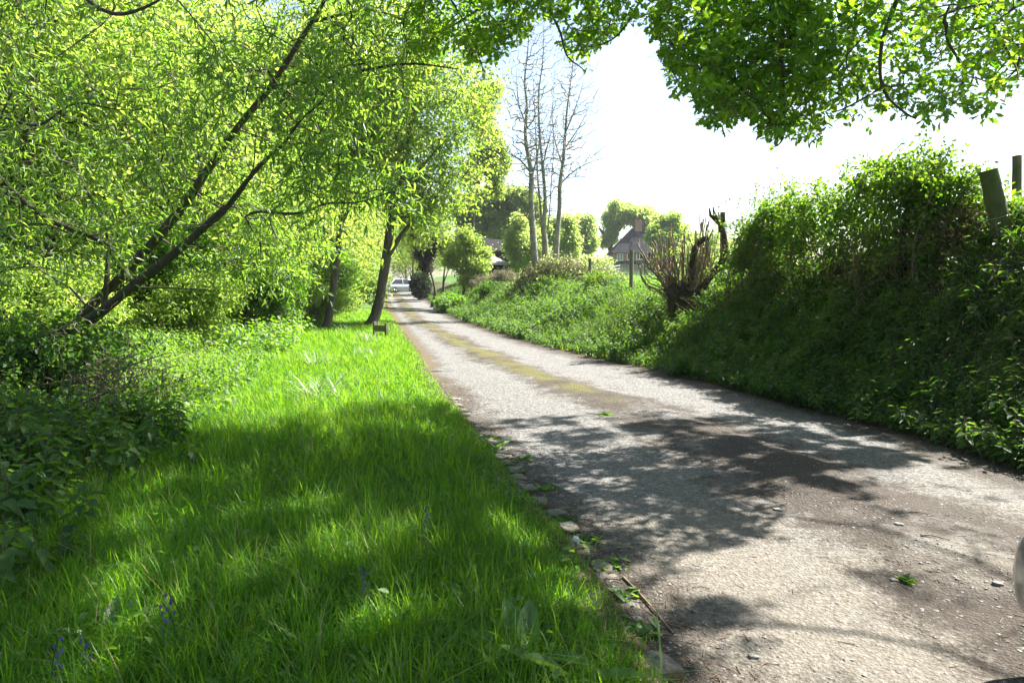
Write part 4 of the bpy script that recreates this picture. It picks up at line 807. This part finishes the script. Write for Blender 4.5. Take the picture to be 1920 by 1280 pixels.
# ------------------------------------------------------------------ buildings
M['brick'] = (lambda: None)()
def brickmat():
    m, n, l, out = newmat('red_brick'); tc = n.new('ShaderNodeTexCoord').outputs['Object']; mp = n.new('ShaderNodeMapping'); mp.inputs['Rotation'].default_value = (R(90), 0, 0); l.new(tc, mp.inputs[0])
    b = n.new('ShaderNodeTexBrick'); b.inputs['Color1'].default_value = (.26, .09, .055, 1); b.inputs['Color2'].default_value = (.34, .13, .08, 1); b.inputs['Mortar'].default_value = (.3, .26, .22, 1); b.inputs['Scale'].default_value = 4; l.new(mp.outputs[0], b.inputs[0])
    p = n.new('ShaderNodeBsdfPrincipled'); l.new(b.outputs[0], p.inputs['Base Color']); p.inputs['Roughness'].default_value = .85; l.new(p.outputs[0], out.inputs[0]); return m
M['brick'] = brickmat(); M['tile'] = plain('dark_roof_tiles', (.022, .023, .027), (.05, .05, .052), 3, 1.0, spec=.05, bump=.4)
M['darkboard'] = plain('dark_boarding', (.012, .012, .014), (.03, .03, .032), 8, 1.0, spec=.04); M['whitepaint'] = plain('white_paint', (.72, .72, .70), (.8, .8, .78), 5, .5)
M['glass'] = plain('window_glass', (.03, .04, .05), None, 3, .08, spec=.8); M['shingle'] = bark('weathered_shingles', (.24, .23, .21), (.40, .38, .35), 14, .3, .6)
M['ridgetile'] = plain('grey_tiles', (.09, .08, .075), (.15, .135, .125), 3, .95, spec=.1)
def prism(mb, base, L, W, z0, z1, over=.3, hipL=0, hipR=0, thick=.12, m=0):
    x0, x1, y0, y1 = -L/2 - over, L/2 + over, -W/2 - over, W/2 + over
    v = [(x0,y0,z0),(x1,y0,z0),(x1,y1,z0),(x0,y1,z0),(x0+hipL,0,z1),(x1-hipR,0,z1)]
    v += [(a, b, c - thick) for a, b, c in v[:4]]
    mb.add(np.array(v), [(0,1,5,4),(2,3,4,5),(1,2,5),(3,0,4),(0,6,7,1),(1,7,8,2),(2,8,9,3),(3,9,6,0),(6,9,8,7)], .5, m)
def building(name, label, loc, rz, L, W, zw, zr, wallm, roofm, hipL=0, hipR=0, upper=None, windows=(), chimneys=(), wname='wall'):
    t = thing(name, label, 'house' if 'house' in name else 'outbuilding', loc, None, rz)
    mb = MB(); box(mb, (0, 0, zw / 2 - .5), (L, W, zw + 1)); part(wname, mb, wallm, t, False, (0, 0, 0))
    if upper:
        mb = MB(); box(mb, (0, 0, (zw + upper[0]) / 2), (L + .12, W + .12, zw - upper[0])); part('upper_wall', mb, upper[1], t, False, (0, 0, 0))
    mb = MB(); prism(mb, None, L, W, zw, zr, .4, hipL, hipR); rf = part('roof', mb, roofm, t, False, (0, 0, 0))
    for cx, cz0, cz1, s in chimneys:
        mb = MB(); box(mb, (cx, 0, (cz0 + cz1) / 2), (s, s * .8, cz1 - cz0)); box(mb, (cx, 0, cz1 - .25), (s + .14, s * .8 + .14, .16)); box(mb, (cx, 0, cz1 + .04), (s + .2, s * .8 + .2, .1))
        for q in (-.25, .25): tube(mb, np.array([(cx + q * s, 0, cz1 + .06), (cx + q * s, 0, cz1 + .4)]), .12, 8)
        part('chimney', mb, M['brick'], rf, False, (0, 0, 0))
    for wx, wz, ww, wh, side in windows:
        yy = -W / 2 - .1
        if side == 'f': fr = lambda u, d, z: (wx + u, yy - d, wz + z); sz = lambda a, b, c: (a, b, c)
        else: fr = lambda u, d, z: (-L / 2 - .1 - d, wx + u, wz + z); sz = lambda a, b, c: (b, a, c)
        mb = MB(); e = .09
        for u in (-ww/2, 0, ww/2): box(mb, fr(u, .02, 0), sz(e, .1, wh + e))
        for z in (-wh/2, wh/2): box(mb, fr(0, .022, z), sz(ww - e * 1.01, .09, e))
        f = part('window', mb, M['whitepaint'], t, False, (0, 0, 0))
        mb = MB()
        for u in (-ww/4, ww/4): box(mb, fr(u, -.02, 0), sz(ww/2 - e, .03, wh - e))
        part('pane', mb, M['glass'], f, False, (0, 0, 0))
    return t
HY = 100; s = HY / F
hb = P(1182, 507, HY); zof = lambda py: float(P(1182, py, HY)[2] - hb[2])
hs = building('brick_house', 'red brick house with steep dark roof and brick chimneys across the field', (hb[0], HY + 2.6, hb[2]), 0, 4.9, 5.0, zof(474), zof(425), M['darkboard'], M['tile'], 3.4, .35,
         (zof(489), M['brick']), [(-1.55, zof(482), .8, .95, 'f'), (-.1, zof(481), .75, .95, 'f'), (1.3, zof(480), .8, .95, 'f')], [(1.5, 4.2, zof(413), 1.0)])
mb = MB(); box(mb, (6.2, 1.2, zof(474) / 2 - .5), (7.4, 4.4, zof(474) + 1)); part('wing_wall', mb, M['darkboard'], hs, False, (0, 0, 0))
mb = MB(); prism(mb, None, 7.4, 4.4, zof(473), zof(431), .3, 0, 1.2); mb.v[0] = mb.v[0] + np.array((6.2, 1.2, 0)); rf = part('wing_roof', mb, M['ridgetile'], hs, False, (0, 0, 0))
mb = MB(); box(mb, (7.1, 1.2, zof(445)), (.8, .7, 3.2)); box(mb, (7.1, 1.2, zof(445) + 1.45), (.95, .85, .15)); part('chimney', mb, M['brick'], rf, False, (0, 0, 0))
bx = P(925, 495, 60); building('dark_barn', 'dark steep roofed barn half hidden by trees behind the low pale roof', (bx[0] + .6, 62, bx[2] - 1.5), R(35), 5, 4.4, 2.6, P(928, 446, 60)[2] - bx[2] + 1.5, M['darkboard'], M['darkboard'], .8, .8)
cx = P(921, 505, 50); building('garden_shed', 'small shed with low pale shingled hipped roof below the dark barn', (cx[0], 51, cx[2] - .9), R(12), 1.6, 1.6, P(920, 494, 50)[2] - cx[2] + .9, P(917, 478, 50)[2] - cx[2] + .9, M['darkboard'], M['shingle'], 1.1, 1.1)
gx = P(1052, 470, 85); building('grey_outbuilding', 'faint grey steep roof seen between the leafless trunks', (gx[0], 86, gx[2] - 2.8), R(60), 5, 3.4, 2.0, P(1054, 444, 85)[2] - gx[2] + 2.8, M['ridgetile'], M['ridgetile'], .6, .6)
# rail fences
def rails(name, label, pts, Y, hpx, nr, rw=.10, brace=False):
    a0 = P(*pts[0], Y[0]); t = thing(name, label, 'fence', tuple(a0))
    tp = []
    for (x, y), yy in zip(pts, Y):
        a = P(x, y, yy); hh = hpx * yy / F; mb = MB(); box(mb, (a[0], a[1], a[2] + hh / 2 - .1), (.12, .12, hh + .3)); part('post', mb, M['palewood'], t, False, off=a0); tp.append((a, hh))
    for k in range(nr):
        for (a, ha), (c, hc) in zip(tp[:-1], tp[1:]):
            f = (k + .8) / nr; mb = MB(); p0 = a + (0, -.09, ha * f * .96); p1 = c + (0, -.09, hc * f * .96); d = p1 - p0; Ln = np.linalg.norm(d)
            u = d / Ln; zz = np.array((0, 0, rw / 2)); yv = np.array((0, .03, 0)); v = [p0 - zz - yv, p1 - zz - yv, p1 - zz + yv, p0 - zz + yv, p0 + zz - yv, p1 + zz - yv, p1 + zz + yv, p0 + zz + yv]
            mb.add(np.array(v), [(0,3,2,1),(4,5,6,7),(0,1,5,4),(1,2,6,5),(2,3,7,6),(3,0,4,7)]); part('rail', mb, M['palewood'], t, False, off=a0)
    if brace:
        a, ha = tp[0]; mb = MB(); tube(mb, np.array([a + (.05, .1, ha * .85), a + (.35, .1, 0)]), .05, 6); part('brace', mb, M['palewood'], t, off=a0)
rails('rail_fence', 'pale single rail with braced post by the left edge of the bramble mound', [(956,535),(992,533)], [42, 42], 20, 1, .12, True)
rails('rail_fence', 'pale two rail field fence left of the netting post in front of the brick house', [(1118,520),(1136,517),(1162,513)], [58, 60, 62], 17, 3, .11)
pk = P(1178, 514, 64); t = thing('picket_fence', 'grey white paling fence at the foot of the brick house', 'fence', tuple(pk)); mb = MB()
for i in range(44): c = P(1165 + i * 2.6, 512 - i * .02, 64); box(mb, (c[0], c[1], c[2] + .3), (.09, .03, 1.0))
part('palings', mb, M['palewood'], t, False, off=pk); mb = MB(); c = P(1222, 513, 64); box(mb, (c[0], c[1] + .04, c[2] + .45), (5.7, .04, .08)); part('rail', mb, M['palewood'], t, False, off=pk)

# low wooden board on two posts by the verge
a, c = P(703, 629, 20.6), P(725, 632, 20.2); t = thing('wooden_board', 'low brown wooden board between two short posts on the verge', 'sign', tuple((a + c) / 2)); o_ = (a + c) / 2
ang = math.atan2(c[1] - a[1], c[0] - a[0])
for q in (a, c): mb = MB(); box(mb, (q[0], q[1], q[2] + .14), (.085, .085, .56), ang); part('post', mb, M['post'], t, False, off=o_)
mb = MB(); box(mb, (o_[0], o_[1], o_[2] + .24), (np.linalg.norm(c - a) - .06, .04, .19), ang); part('board', mb, M['post'], t, False, off=o_)

# ------------------------------------------------------------------ cars
def carpaint(name, c): return plain(name, c, None, 2, .28, .35, .5, coat=.8)
M['paintw'] = carpaint('white_car_paint', (.75, .76, .78)); M['paints'] = carpaint('silver_green_car_paint', (.16, .165, .145)); M['tyre'] = plain('tyre_rubber', (.02, .02, .02), (.03, .03, .03), 8, .8); M['rim'] = plain('wheel_rim', (.5, .5, .52), None, 4, .35, .8); M['lampred'] = plain('red_lamp', (.45, .02, .02), None, 4, .2); M['lampclear'] = plain('clear_lamp', (.6, .62, .65), None, 4, .1, .3); M['blackplastic'] = plain('black_plastic', (.02, .02, .02), (.035, .035, .035), 10, .5)
def car(name, label, loc, rz, paint):
    t = thing(name, label, 'car', loc, None, rz); Z0 = (0, 0, 0)
    # stations along the length (x forward): x, half-width, bottom z, belt z
    st = [(-2.08,.62,.42,.70),(-2.02,.74,.30,.86),(-1.85,.82,.24,.93),(-1.3,.86,.21,.95),(-.4,.87,.20,.93),(.5,.87,.20,.92),(1.1,.86,.21,.88),(1.6,.83,.23,.80),(1.9,.76,.25,.72),(2.04,.64,.28,.64),(2.12,.48,.33,.56)]
    mb = MB(); K = 20; rings = []
    for x, hw, zb, zt in st:
        a = np.linspace(0, 2*math.pi, K, endpoint=False); e = .45
        yy = hw * np.sign(np.cos(a)) * np.abs(np.cos(a)) ** e; zz = (zb + zt) / 2 + (zt - zb) / 2 * np.sign(np.sin(a)) * np.abs(np.sin(a)) ** e
        rings.append(np.stack([np.full(K, x), yy, zz], -1))
    V = np.array(rings); n = len(st); i, j = np.meshgrid(np.arange(n - 1), np.arange(K), indexing='ij'); k = (j + 1) % K
    mb.add(V.reshape(-1, 3), np.stack([i*K+j, i*K+k, (i+1)*K+k, (i+1)*K+j], -1).reshape(-1, 4)); mb.add(V[0], np.arange(K)[None, ::-1]); mb.add(V[-1], np.arange(K)[None])
    body = part('body', mb, paint, t, True, Z0); md = body.modifiers.new('soft', 'SUBSURF'); md.levels = 1; md.render_levels = 2
    # glasshouse and roof
    lo = [(-1.78,.70,.92),(.98,.74,.88)]; up = [(-1.28,.56,1.40),(.18,.57,1.42)]
    mb = MB(); v = np.array([(-1.8,-.72,.9),(.98,-.74,.87),(.98,.74,.87),(-1.8,.72,.9),(-1.3,-.57,1.39),(.2,-.58,1.41),(.2,.58,1.41),(-1.3,.57,1.39)])
    mb.add(v, [(0,1,5,4),(1,2,6,5),(2,3,7,6),(3,0,4,7)]); part('windows', mb, M['glass'], t, False, Z0)
    mb = MB(); xs = np.linspace(-1.36, .24, 9); rr = []
    for x in xs: rr.append([(x, y, 1.40 + .07 * (1 - (y / .6) ** 2) * (1 - ((x + .56) / .85) ** 4)) for y in np.linspace(-.6, .6, 9)])
    V = np.array(rr); i, j = np.meshgrid(np.arange(8), np.arange(8), indexing='ij'); mb.add(V.reshape(-1, 3), np.stack([i*9+j, (i+1)*9+j, (i+1)*9+j+1, i*9+j+1], -1).reshape(-1, 4))
    for sy in (-1, 1):
        for q0, q1, w_ in [((.98,.74,.87),(.2,.58,1.41),.04),((-1.8,.72,.9),(-1.3,.57,1.39),.07),((-.45,.74,.9),(-.45,.585,1.41),.035)]:
            tube(mb, np.array([(q0[0], sy*q0[1], q0[2]), (q1[0], sy*q1[1], q1[2])]), w_, 8)
    part('roof', mb, paint, t, True, Z0)
    for x in (-1.3, 1.3):
        for sy in (-1, 1):
            mb = MB(); a = np.linspace(0, 2*math.pi, 25); prof = [(.2, -.1), (.29, -.1), (.315, -.06), (.315, .06), (.29, .1), (.2, .1)]
            V = np.array([[(x + r_ * math.cos(q), sy * .78 + d_, .31 + r_ * math.sin(q)) for r_, d_ in prof] for q in a]); i, j = np.meshgrid(np.arange(24), np.arange(5), indexing='ij')
            mb.add(V.reshape(-1, 3), np.stack([i*6+j, i*6+j+1, (i+1)*6+j+1, (i+1)*6+j], -1).reshape(-1, 4)); wh = part('wheel', mb, M['tyre'], t, True, Z0)
            mb = MB(); mb.add(np.array([(x + .2 * math.cos(q), sy * .86, .31 + .2 * math.sin(q)) for q in a[:-1]]), np.arange(24)[None]); 
            for q in a[:-1:5]: tube(mb, np.array([(x, sy*.872, .31), (x + .19*math.cos(q), sy*.872, .31 + .19*math.sin(q))]), .022, 6)
            part('rim', mb, M['rim'], wh, False, Z0)
    for sy in (-1, 1):
        mb = MB(); tube(mb, np.array([(1.9, sy*.46, .62), (2.03, sy*.42, .60)]), [.10, .075], 12); part('headlight', mb, M['lampclear'], t, True, Z0)
        mb = MB(); box(mb, (-2.0, sy*.62, .76), (.12, .2, .16)); part('tail_light', mb, M['lampred'], t, False, Z0)
        mb = MB(); tube(mb, np.array([(.75, sy*.82, .95), (.72, sy*.93, .98), (.70, sy*.99, .98)]), [.05, .09, .06], 8); part('mirror', mb, paint, t, True, Z0)
    mb = MB(); box(mb, (2.1, 0, .42), (.06, .7, .12)); part('grille', mb, M['blackplastic'], t, False, Z0)
    return t
cw = P(752, 549, 72); car('parked_car', 'white car parked at the far end of the lane beside the dark bush', (cw[0] + .4, cw[1], float(cw[2])), R(28), M['paintw'])
# the corner of a second car standing on the lane just enters the picture on the right
NC = (2.76, .70, .0); car('parked_car', 'silver green car whose rounded front corner just enters at the right edge of the lane', NC, R(92), M['paints'])

# ------------------------------------------------------------------ edging stones, debris, small plants
def rock(c, s, g=rng, rz=0, n=9):
    # lumpy rounded block
    u = np.linspace(-1, 1, 5); V = []; F_ = []; sq = g.uniform(.35, .6)
    th = np.linspace(0, 2*math.pi, 12, endpoint=False); ph = np.linspace(-math.pi/2, math.pi/2, 7)
    for p_ in ph:
        for q in th:
            v = np.array([math.cos(p_)*math.cos(q), math.cos(p_)*math.sin(q), math.sin(p_)]); v = np.sign(v) * np.abs(v) ** sq; V.append(v)
    V = np.array(V); ofs = g.uniform(0, 9, 3); V = V * (1 + .12 * np.sin(V @ np.array((2.3, 1.7, .9)) + ofs[0]) + .08 * np.sin(V @ np.array((-3.1, 4.2, 2.2)) + ofs[1]))[:, None] + g.normal(0, .06, V.shape)
    V[:, 2] = np.minimum(V[:, 2], .62 + .1 * np.sin(3 * V[:, 0] + ofs[2])); V = V * np.array(s) / 2; ca, sa = math.cos(rz), math.sin(rz); V = V @ np.array([[ca, sa, 0], [-sa, ca, 0], [0, 0, 1]]) + np.array(c)
    nr, nc = 7, 12
    for i in range(nr - 1):
        for j in range(nc): F_.append((i*nc+j, i*nc+(j+1)%nc, (i+1)*nc+(j+1)%nc, (i+1)*nc+j))
    return V, F_
y = 2.45; i = 0; SG = 'edging stones between the grass verge and the lane'
while y < 9.6:
    L = rng.uniform(.09, .25); x = float(XL(y)) + .0 + rng.normal(0, .02); hgt = rng.uniform(.09, .125)
    if rng.random() < (.82 if y < 6.5 else .55):
        x += .02; c = (x, y, -.014 + rng.uniform(-.02, .012)); v, f = rock(c, (rng.uniform(.11, .17), L, hgt), rz=.16 + rng.normal(0, .15)); mb = MB(); mb.add(v, f)
        o = part('edging_stone', mb, M['stone'], None, True, off=(0, 0, 0)); me = o.data; me.transform(__import__('mathutils').Matrix.Translation((-c[0], -c[1], -c[2]))); o.location = c
        tag(o, 'pale weathered stone nearest the bottom of the picture in the row edging the verge' if i == 0 else 'small weathered half-buried stone in the row edging the grass verge', 'stone', SG if i else None); i += 1
    y += L * rng.uniform(.95, 1.25)
# gravel and litter on the lane (stuff)
mb = MB(); IC = np.array([1, 1, .5]) * np.array([(0,0,1),(.9,0,.2),(.28,.85,.2),(-.72,.53,.2),(-.72,-.53,.2),(.28,-.85,.2),(0,0,-.6)]); IF = [(0,1,2),(0,2,3),(0,3,4),(0,4,5),(0,5,1),(6,2,1),(6,3,2),(6,4,3),(6,5,4),(6,1,5)]
N = 14000; y = 2.3 + 7.2 * rng.random(N) ** 1.7; u = rng.random(N); wch = rng.random(N)
x = np.where(wch < .3, XC(y) + rng.normal(0, .45, N), np.where(wch < .42, XL(y) + np.abs(rng.normal(0, .22, N)), np.where(wch < .52, XR(y) - np.abs(rng.normal(0, .25, N)), XL(y) + u * (XR(y) - XL(y)))))
k = (x > XL(y)) & (x < XR(y)); x, y = x[k], y[k]; N = len(x); z = lz(x, y); s = .003 + .012 * rng.random(N) ** 5; a = rng.uniform(0, 6.28, N)
stamp(mb, (IC, IF), np.stack([x, y, z + s * .05], -1), np.stack([np.cos(a), np.sin(a), rng.normal(0, .1, N)], -1), np.stack([rng.normal(0, .2, N), rng.normal(0, .2, N), np.ones(N)], -1), s, rng.random(N), rng.uniform(.6, 1.2, N))
o = part('gravel', mb, M['pebble'], smooth=False); tag(o, kind='stuff')
mb = MB(); N = 5200; y = 2.3 + 9 * rng.random(N) ** 1.5; wch = rng.random(N)
x = np.where(wch < .5, XL(y) + np.abs(rng.normal(0, .3, N)), np.where(wch < .85, XC(y) + rng.normal(0, .4, N), XR(y) - np.abs(rng.normal(0, .25, N)))); z = lz(x, y) + .004
a = rng.uniform(0, 3.14, N); Ln = .01 + .06 * rng.random(N) ** 3; d = np.stack([np.cos(a), np.sin(a), rng.normal(0, .08, N)], -1) * Ln[:, None]; c = np.stack([x, y, z], -1)
edges_tubes(mb, c - d / 2, c + d / 2, .001 + .02 * Ln, .0007 + .015 * Ln, 4)
o = part('lane_litter', mb, M['litter']); tag(o, kind='stuff')
# a few larger stones and twigs one can point at
for lab, px, py, s in [('small pale flat stone in the dirt right of the weed on the lane', 1684, 996, .05), ('dark stone beside the leafy weed on the lane', 1676, 1088, .04), ('angular stone at the right edge of the lane near the car corner', 1870, 1108, .05), ('dark stone lying in the sunny sand at the bottom', 1412, 1233, .045), ('brown stone on the sunny part left of the mossy dirt', 1457, 957, .05)]:
    g = G(px, py); v, f = rock((0, 0, 0), (s, s * .7, s * .5)); mb = MB(); mb.add(v, f); o = part('loose_stone', mb, M['pebble'], None, True, (0, 0, 0)); o.location = (g[0], g[1], float(lz(g[0], g[1])) + s * .1); tag(o, lab, 'stone')
for lab, p0, p1, r in [('dark straight twig lying on the sunny dirt right of the weed', (1726,1018), (1780,1024), .006), ('dark twig farther up the sunny dirt', (1705,972), (1752,976), .005), ('bent twig by the edging stones at the verge foot', (1168,1085), (1262,1190), .007), ('thin pale twig by the edging stones', (1000,900), (1075,930), .005), ('dark short stick on the far left wheel track', (806,698), (829,697), .012)]:
    a, c = G(*p0), G(*p1); za, zc = float(lz(a[0], a[1])), float(lz(c[0], c[1])); mb = MB()
    pp = smooth_path([(a[0], a[1], za + r), ((a[0]*.55 + c[0]*.45), (a[1]*.55 + c[1]*.45) + .02, (za + zc)/2 + r + .006), (c[0], c[1], zc + r)], 5); tube(mb, pp, np.linspace(r, r*.5, len(pp)), 6, rough=.1)
    o = part('fallen_twig', mb, M['litter'], None, True, pp[0]); o.location = pp[0]; tag(o, lab, 'twig')
# small plants
def rosette(name, label, cat, px, py, n, Lr, T, mat, up=(.2, .9), wd=1.0, group=None, extra=None, z=None, jit=.03):
    g = G(px, py, .06); x, y = g; zz = float(H(x, y)) if not (XL(y) < x < XR(y)) else float(lz(x, y)); zz = zz if z is None else z
    t = thing(name, label, cat, (x, y, zz), group); mb = MB(); a = rng.uniform(0, 6.283, n)
    d = np.stack([np.cos(a), np.sin(a), rng.uniform(up[0], up[1], n)], -1); nr = np.stack([-np.cos(a) * .5, -np.sin(a) * .5, np.ones(n)], -1)
    stamp(mb, T, np.stack([rng.normal(0, jit, n), rng.normal(0, jit, n), np.full(n, .0)], -1), d, nr, rng.uniform(*Lr, n), rng.random(n), wd); part('leaves', mb, mat, t, off=(0, 0, 0)); return t
DOCKT = half_leaf([(.05, .03), (.2, .045), (.3, .12), (.5, .15), (.75, .12), (.92, .05)], .35, .35)
for i, (px, py, n, L, lab) in enumerate([(980,1235,7,(.2,.32),'broad ribbed dock plant in the grass above the bottom edge'),(1060,1275,6,(.2,.3),'dock plant with a leaf lying flat at the bottom by the edging stones'),(720,1150,7,(.14,.22),'dock plant with curled pale leaves left of the ribbed dock'),(760,895,5,(.14,.22),'small dock plant with two shiny leaves in the shaded grass'),(930,835,8,(.12,.2),'low broad leaved plant on the verge edge beside the lane'),(670,975,4,(.13,.2),'single pale dock leaf standing in the shaded grass'),(575,925,5,(.13,.2),'dock plant in the shaded grass near the nettles'),(935,1075,4,(.13,.2),'dark dock leaf near the middle of the edging stones'),(400,940,6,(.12,.2),'pale leaved plant in the sun fleck by the nettles'),(195,1190,6,(.16,.24),'dock plant beside the bluebells low on the left')]):
    rosette('dock_plant', lab, 'plant', px, py, n, L, DOCKT, M['dock'], (.5, 1.6))
for px, py, n, L, lab in [(605,752,70,(.35,.6),'flopped grey green daffodil clump nearest the shade edge'),(590,690,46,(.3,.5),'flopped daffodil clump behind the nearest clump'),(680,668,34,(.25,.45),'small pale daffodil clump near the lane side'),(690,640,46,(.3,.5),'daffodil clump at the foot of the low wooden board'),(645,622,36,(.3,.5),'daffodil clump under the two dark trunks')]:
    rosette('daffodil_clump', lab, 'plant', px, py, n, L, STRAP, M['silver'], (.15, 1.5), 1.0, jit=.14)
rosette('iris_tuft', 'few upright dark sword leaves in the sunny grass beside the daffodils', 'plant', 735, 770, 8, (.35, .55), STRAP, M['nettle'], (1.0, 2.6), .8, jit=.08)
rosette('lane_weed', 'small bright leafy weed growing in the dirt of the lane', 'weed', 1700, 1070, 16, (.035, .07), NETTLE, M['nettle'], (.3, 1.4), jit=.012)
rosette('lane_weed', 'low green weed in the mossy middle of the lane', 'weed', 1135, 770, 14, (.05, .1), OVAL, M['nettle'], (.2, .9), jit=.05)
for i, (px, py) in enumerate([(905, 812), (935, 872), (1000, 905), (1035, 965), (1075, 1000), (1125, 1045), (1150, 1095), (1190, 1160), (960, 850)]):
    rosette('edge_weed', 'low leafy weed growing along the foot of the edging stones', 'weed', px + 22, py, 26, (.03, .07), OVAL, M['nettle'], (.2, 1.2), group='weeds along the edging stones', jit=.05)
# dandelion clock
g = G(1076, 1034, .1); t = thing('dandelion_clock', 'white dandelion seed head among the edging stones', 'flower', (g[0], g[1], float(H(g[0], g[1])))); mb = MB(); tube(mb, np.array([(0, 0, 0), (.01, 0, .05), (.012, .0, .1)]), .003, 6); part('stalk', mb, M['dock'], t, off=(0, 0, 0))
mb = MB(); d = rdir(220); stamp(mb, STRAP, np.tile((.012, 0, .115), (220, 1)), d, rdir(220), .022, .5, 2.0); v, f = rock((.012, 0, .115), (.03, .03, .03)); mb.add(v, f); part('seed_head', mb, M['white'], t, off=(0, 0, 0))
# bluebells
def bluebell(px, py, zz, lab, grp):
    g = G(px, py, zz + .15); x, y = g; z0 = float(H(x, y)); h = rng.uniform(.16, .24); t = thing('bluebell', lab, 'flower', (x, y, z0), grp, rng.uniform(0, 6.28)); mb = MB()
    pp = smooth_path([(0, 0, 0), (.01, 0, h * .6), (.05, 0, h)], 5); tube(mb, pp, .0028, 5); part('stalk', mb, M['bankleaf'], t, off=(0, 0, 0)); mb = MB()
    for q in range(11):
        b0 = pp[-1] * (1 - q * .035) + np.array((.0, 0, -q * .012)); K = 6; a = np.arange(K) * 6.283 / K
        d = np.stack([np.cos(a) * .35, np.sin(a) * .35, -np.ones(K)], -1); stamp(mb, OVAL, np.tile(b0 + (.012 * math.cos(q * 2.4), .012 * math.sin(q * 2.4), 0), (K, 1)), d, np.stack([np.cos(a), np.sin(a), np.full(K, .4)], -1), .02, rng.random(K))
    part('bells', mb, M['bluebell'], t, off=(0, 0, 0))
for px, py in [(327,1140),(340,1128),(787,965),(700,1085),(183,1180),(92,1222),(556,798)]: bluebell(px, py, .1, 'violet bluebell flower standing in the shaded verge grass', 'bluebells in the verge grass')
for _ in range(34):
    y = rng.uniform(5.2, 9.5); x = float(XR(y)) + rng.uniform(.15, .75) * float(bankW(y)); z = float(H(x, y)); q = proj(np.array((x, y, z + .2)))
    t_ = G(float(q[0]), float(q[1]), z + .2); h0 = H
    bluebell(float(q[0]), float(q[1]), z + .05, 'violet bluebell flower growing low on the shaded right bank', 'bluebells on the shaded bank')
# dark bramble heap with bare branches round the willow foot
pbz = P(60, 700, 9.0)
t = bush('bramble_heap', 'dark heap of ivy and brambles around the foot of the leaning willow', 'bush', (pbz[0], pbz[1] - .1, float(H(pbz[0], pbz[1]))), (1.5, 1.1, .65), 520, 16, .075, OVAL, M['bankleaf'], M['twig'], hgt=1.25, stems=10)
DB = [([(-10,770,7.6),(60,762,7.5),(130,760,7.4),(180,745,7.3),(207,730,7.2)], .022), ([(20,730,8.2),(120,715,8),(200,700,7.9),(260,680,7.8),(312,662,7.7)], .012), ([(30,715,8.6),(150,705,8.4),(240,690,8.2),(312,696,8.0)], .009), ([(140,720,8.2),(210,690,8.1),(260,650,8.0)], .01), ([(-20,660,8.6),(60,640,8.5),(140,600,8.4),(170,560,8.4)], .012)]
db = P(*DB[0][0][0]); t = thing('fallen_branch', 'bare dark branches sticking out low from the bramble heap under the willow', 'branch', tuple(db)); mb = MB(); limbs = [limb(PP(p_), r_ * 1.2, r_ * .4) for p_, r_ in DB]
for p_, r_ in limbs: tube(mb, p_, r_, 7, rough=.08)
s_ = np.array([p_[rng.integers(6, len(p_))] + rng.normal(0, .16, 3) for p_, r_ in limbs for _ in range(60)]); pos, par, n0, lr = colonize(limbs, s_, .2, .1); branch_tubes(mb, pos, par, n0, lr, .0022, sides=4); part('branch_wood', mb, M['twig'], t, off=db)

# ------------------------------------------------------------------ air between the camera and the far trees
mb = MB(); box(mb, (20, 110, 22), (420, 300, 50)); o = part('haze', mb, [], None, False, (0, 0, 0)); tag(o, kind='stuff')
m, n, l, out = newmat('haze_air'); v = n.new('ShaderNodeVolumePrincipled'); v.inputs['Color'].default_value = (.95, .97, 1, 1); v.inputs['Density'].default_value = .0003; v.inputs['Anisotropy'].default_value = .35
l.new(v.outputs[0], out.inputs['Volume']); o.data.materials.append(m)
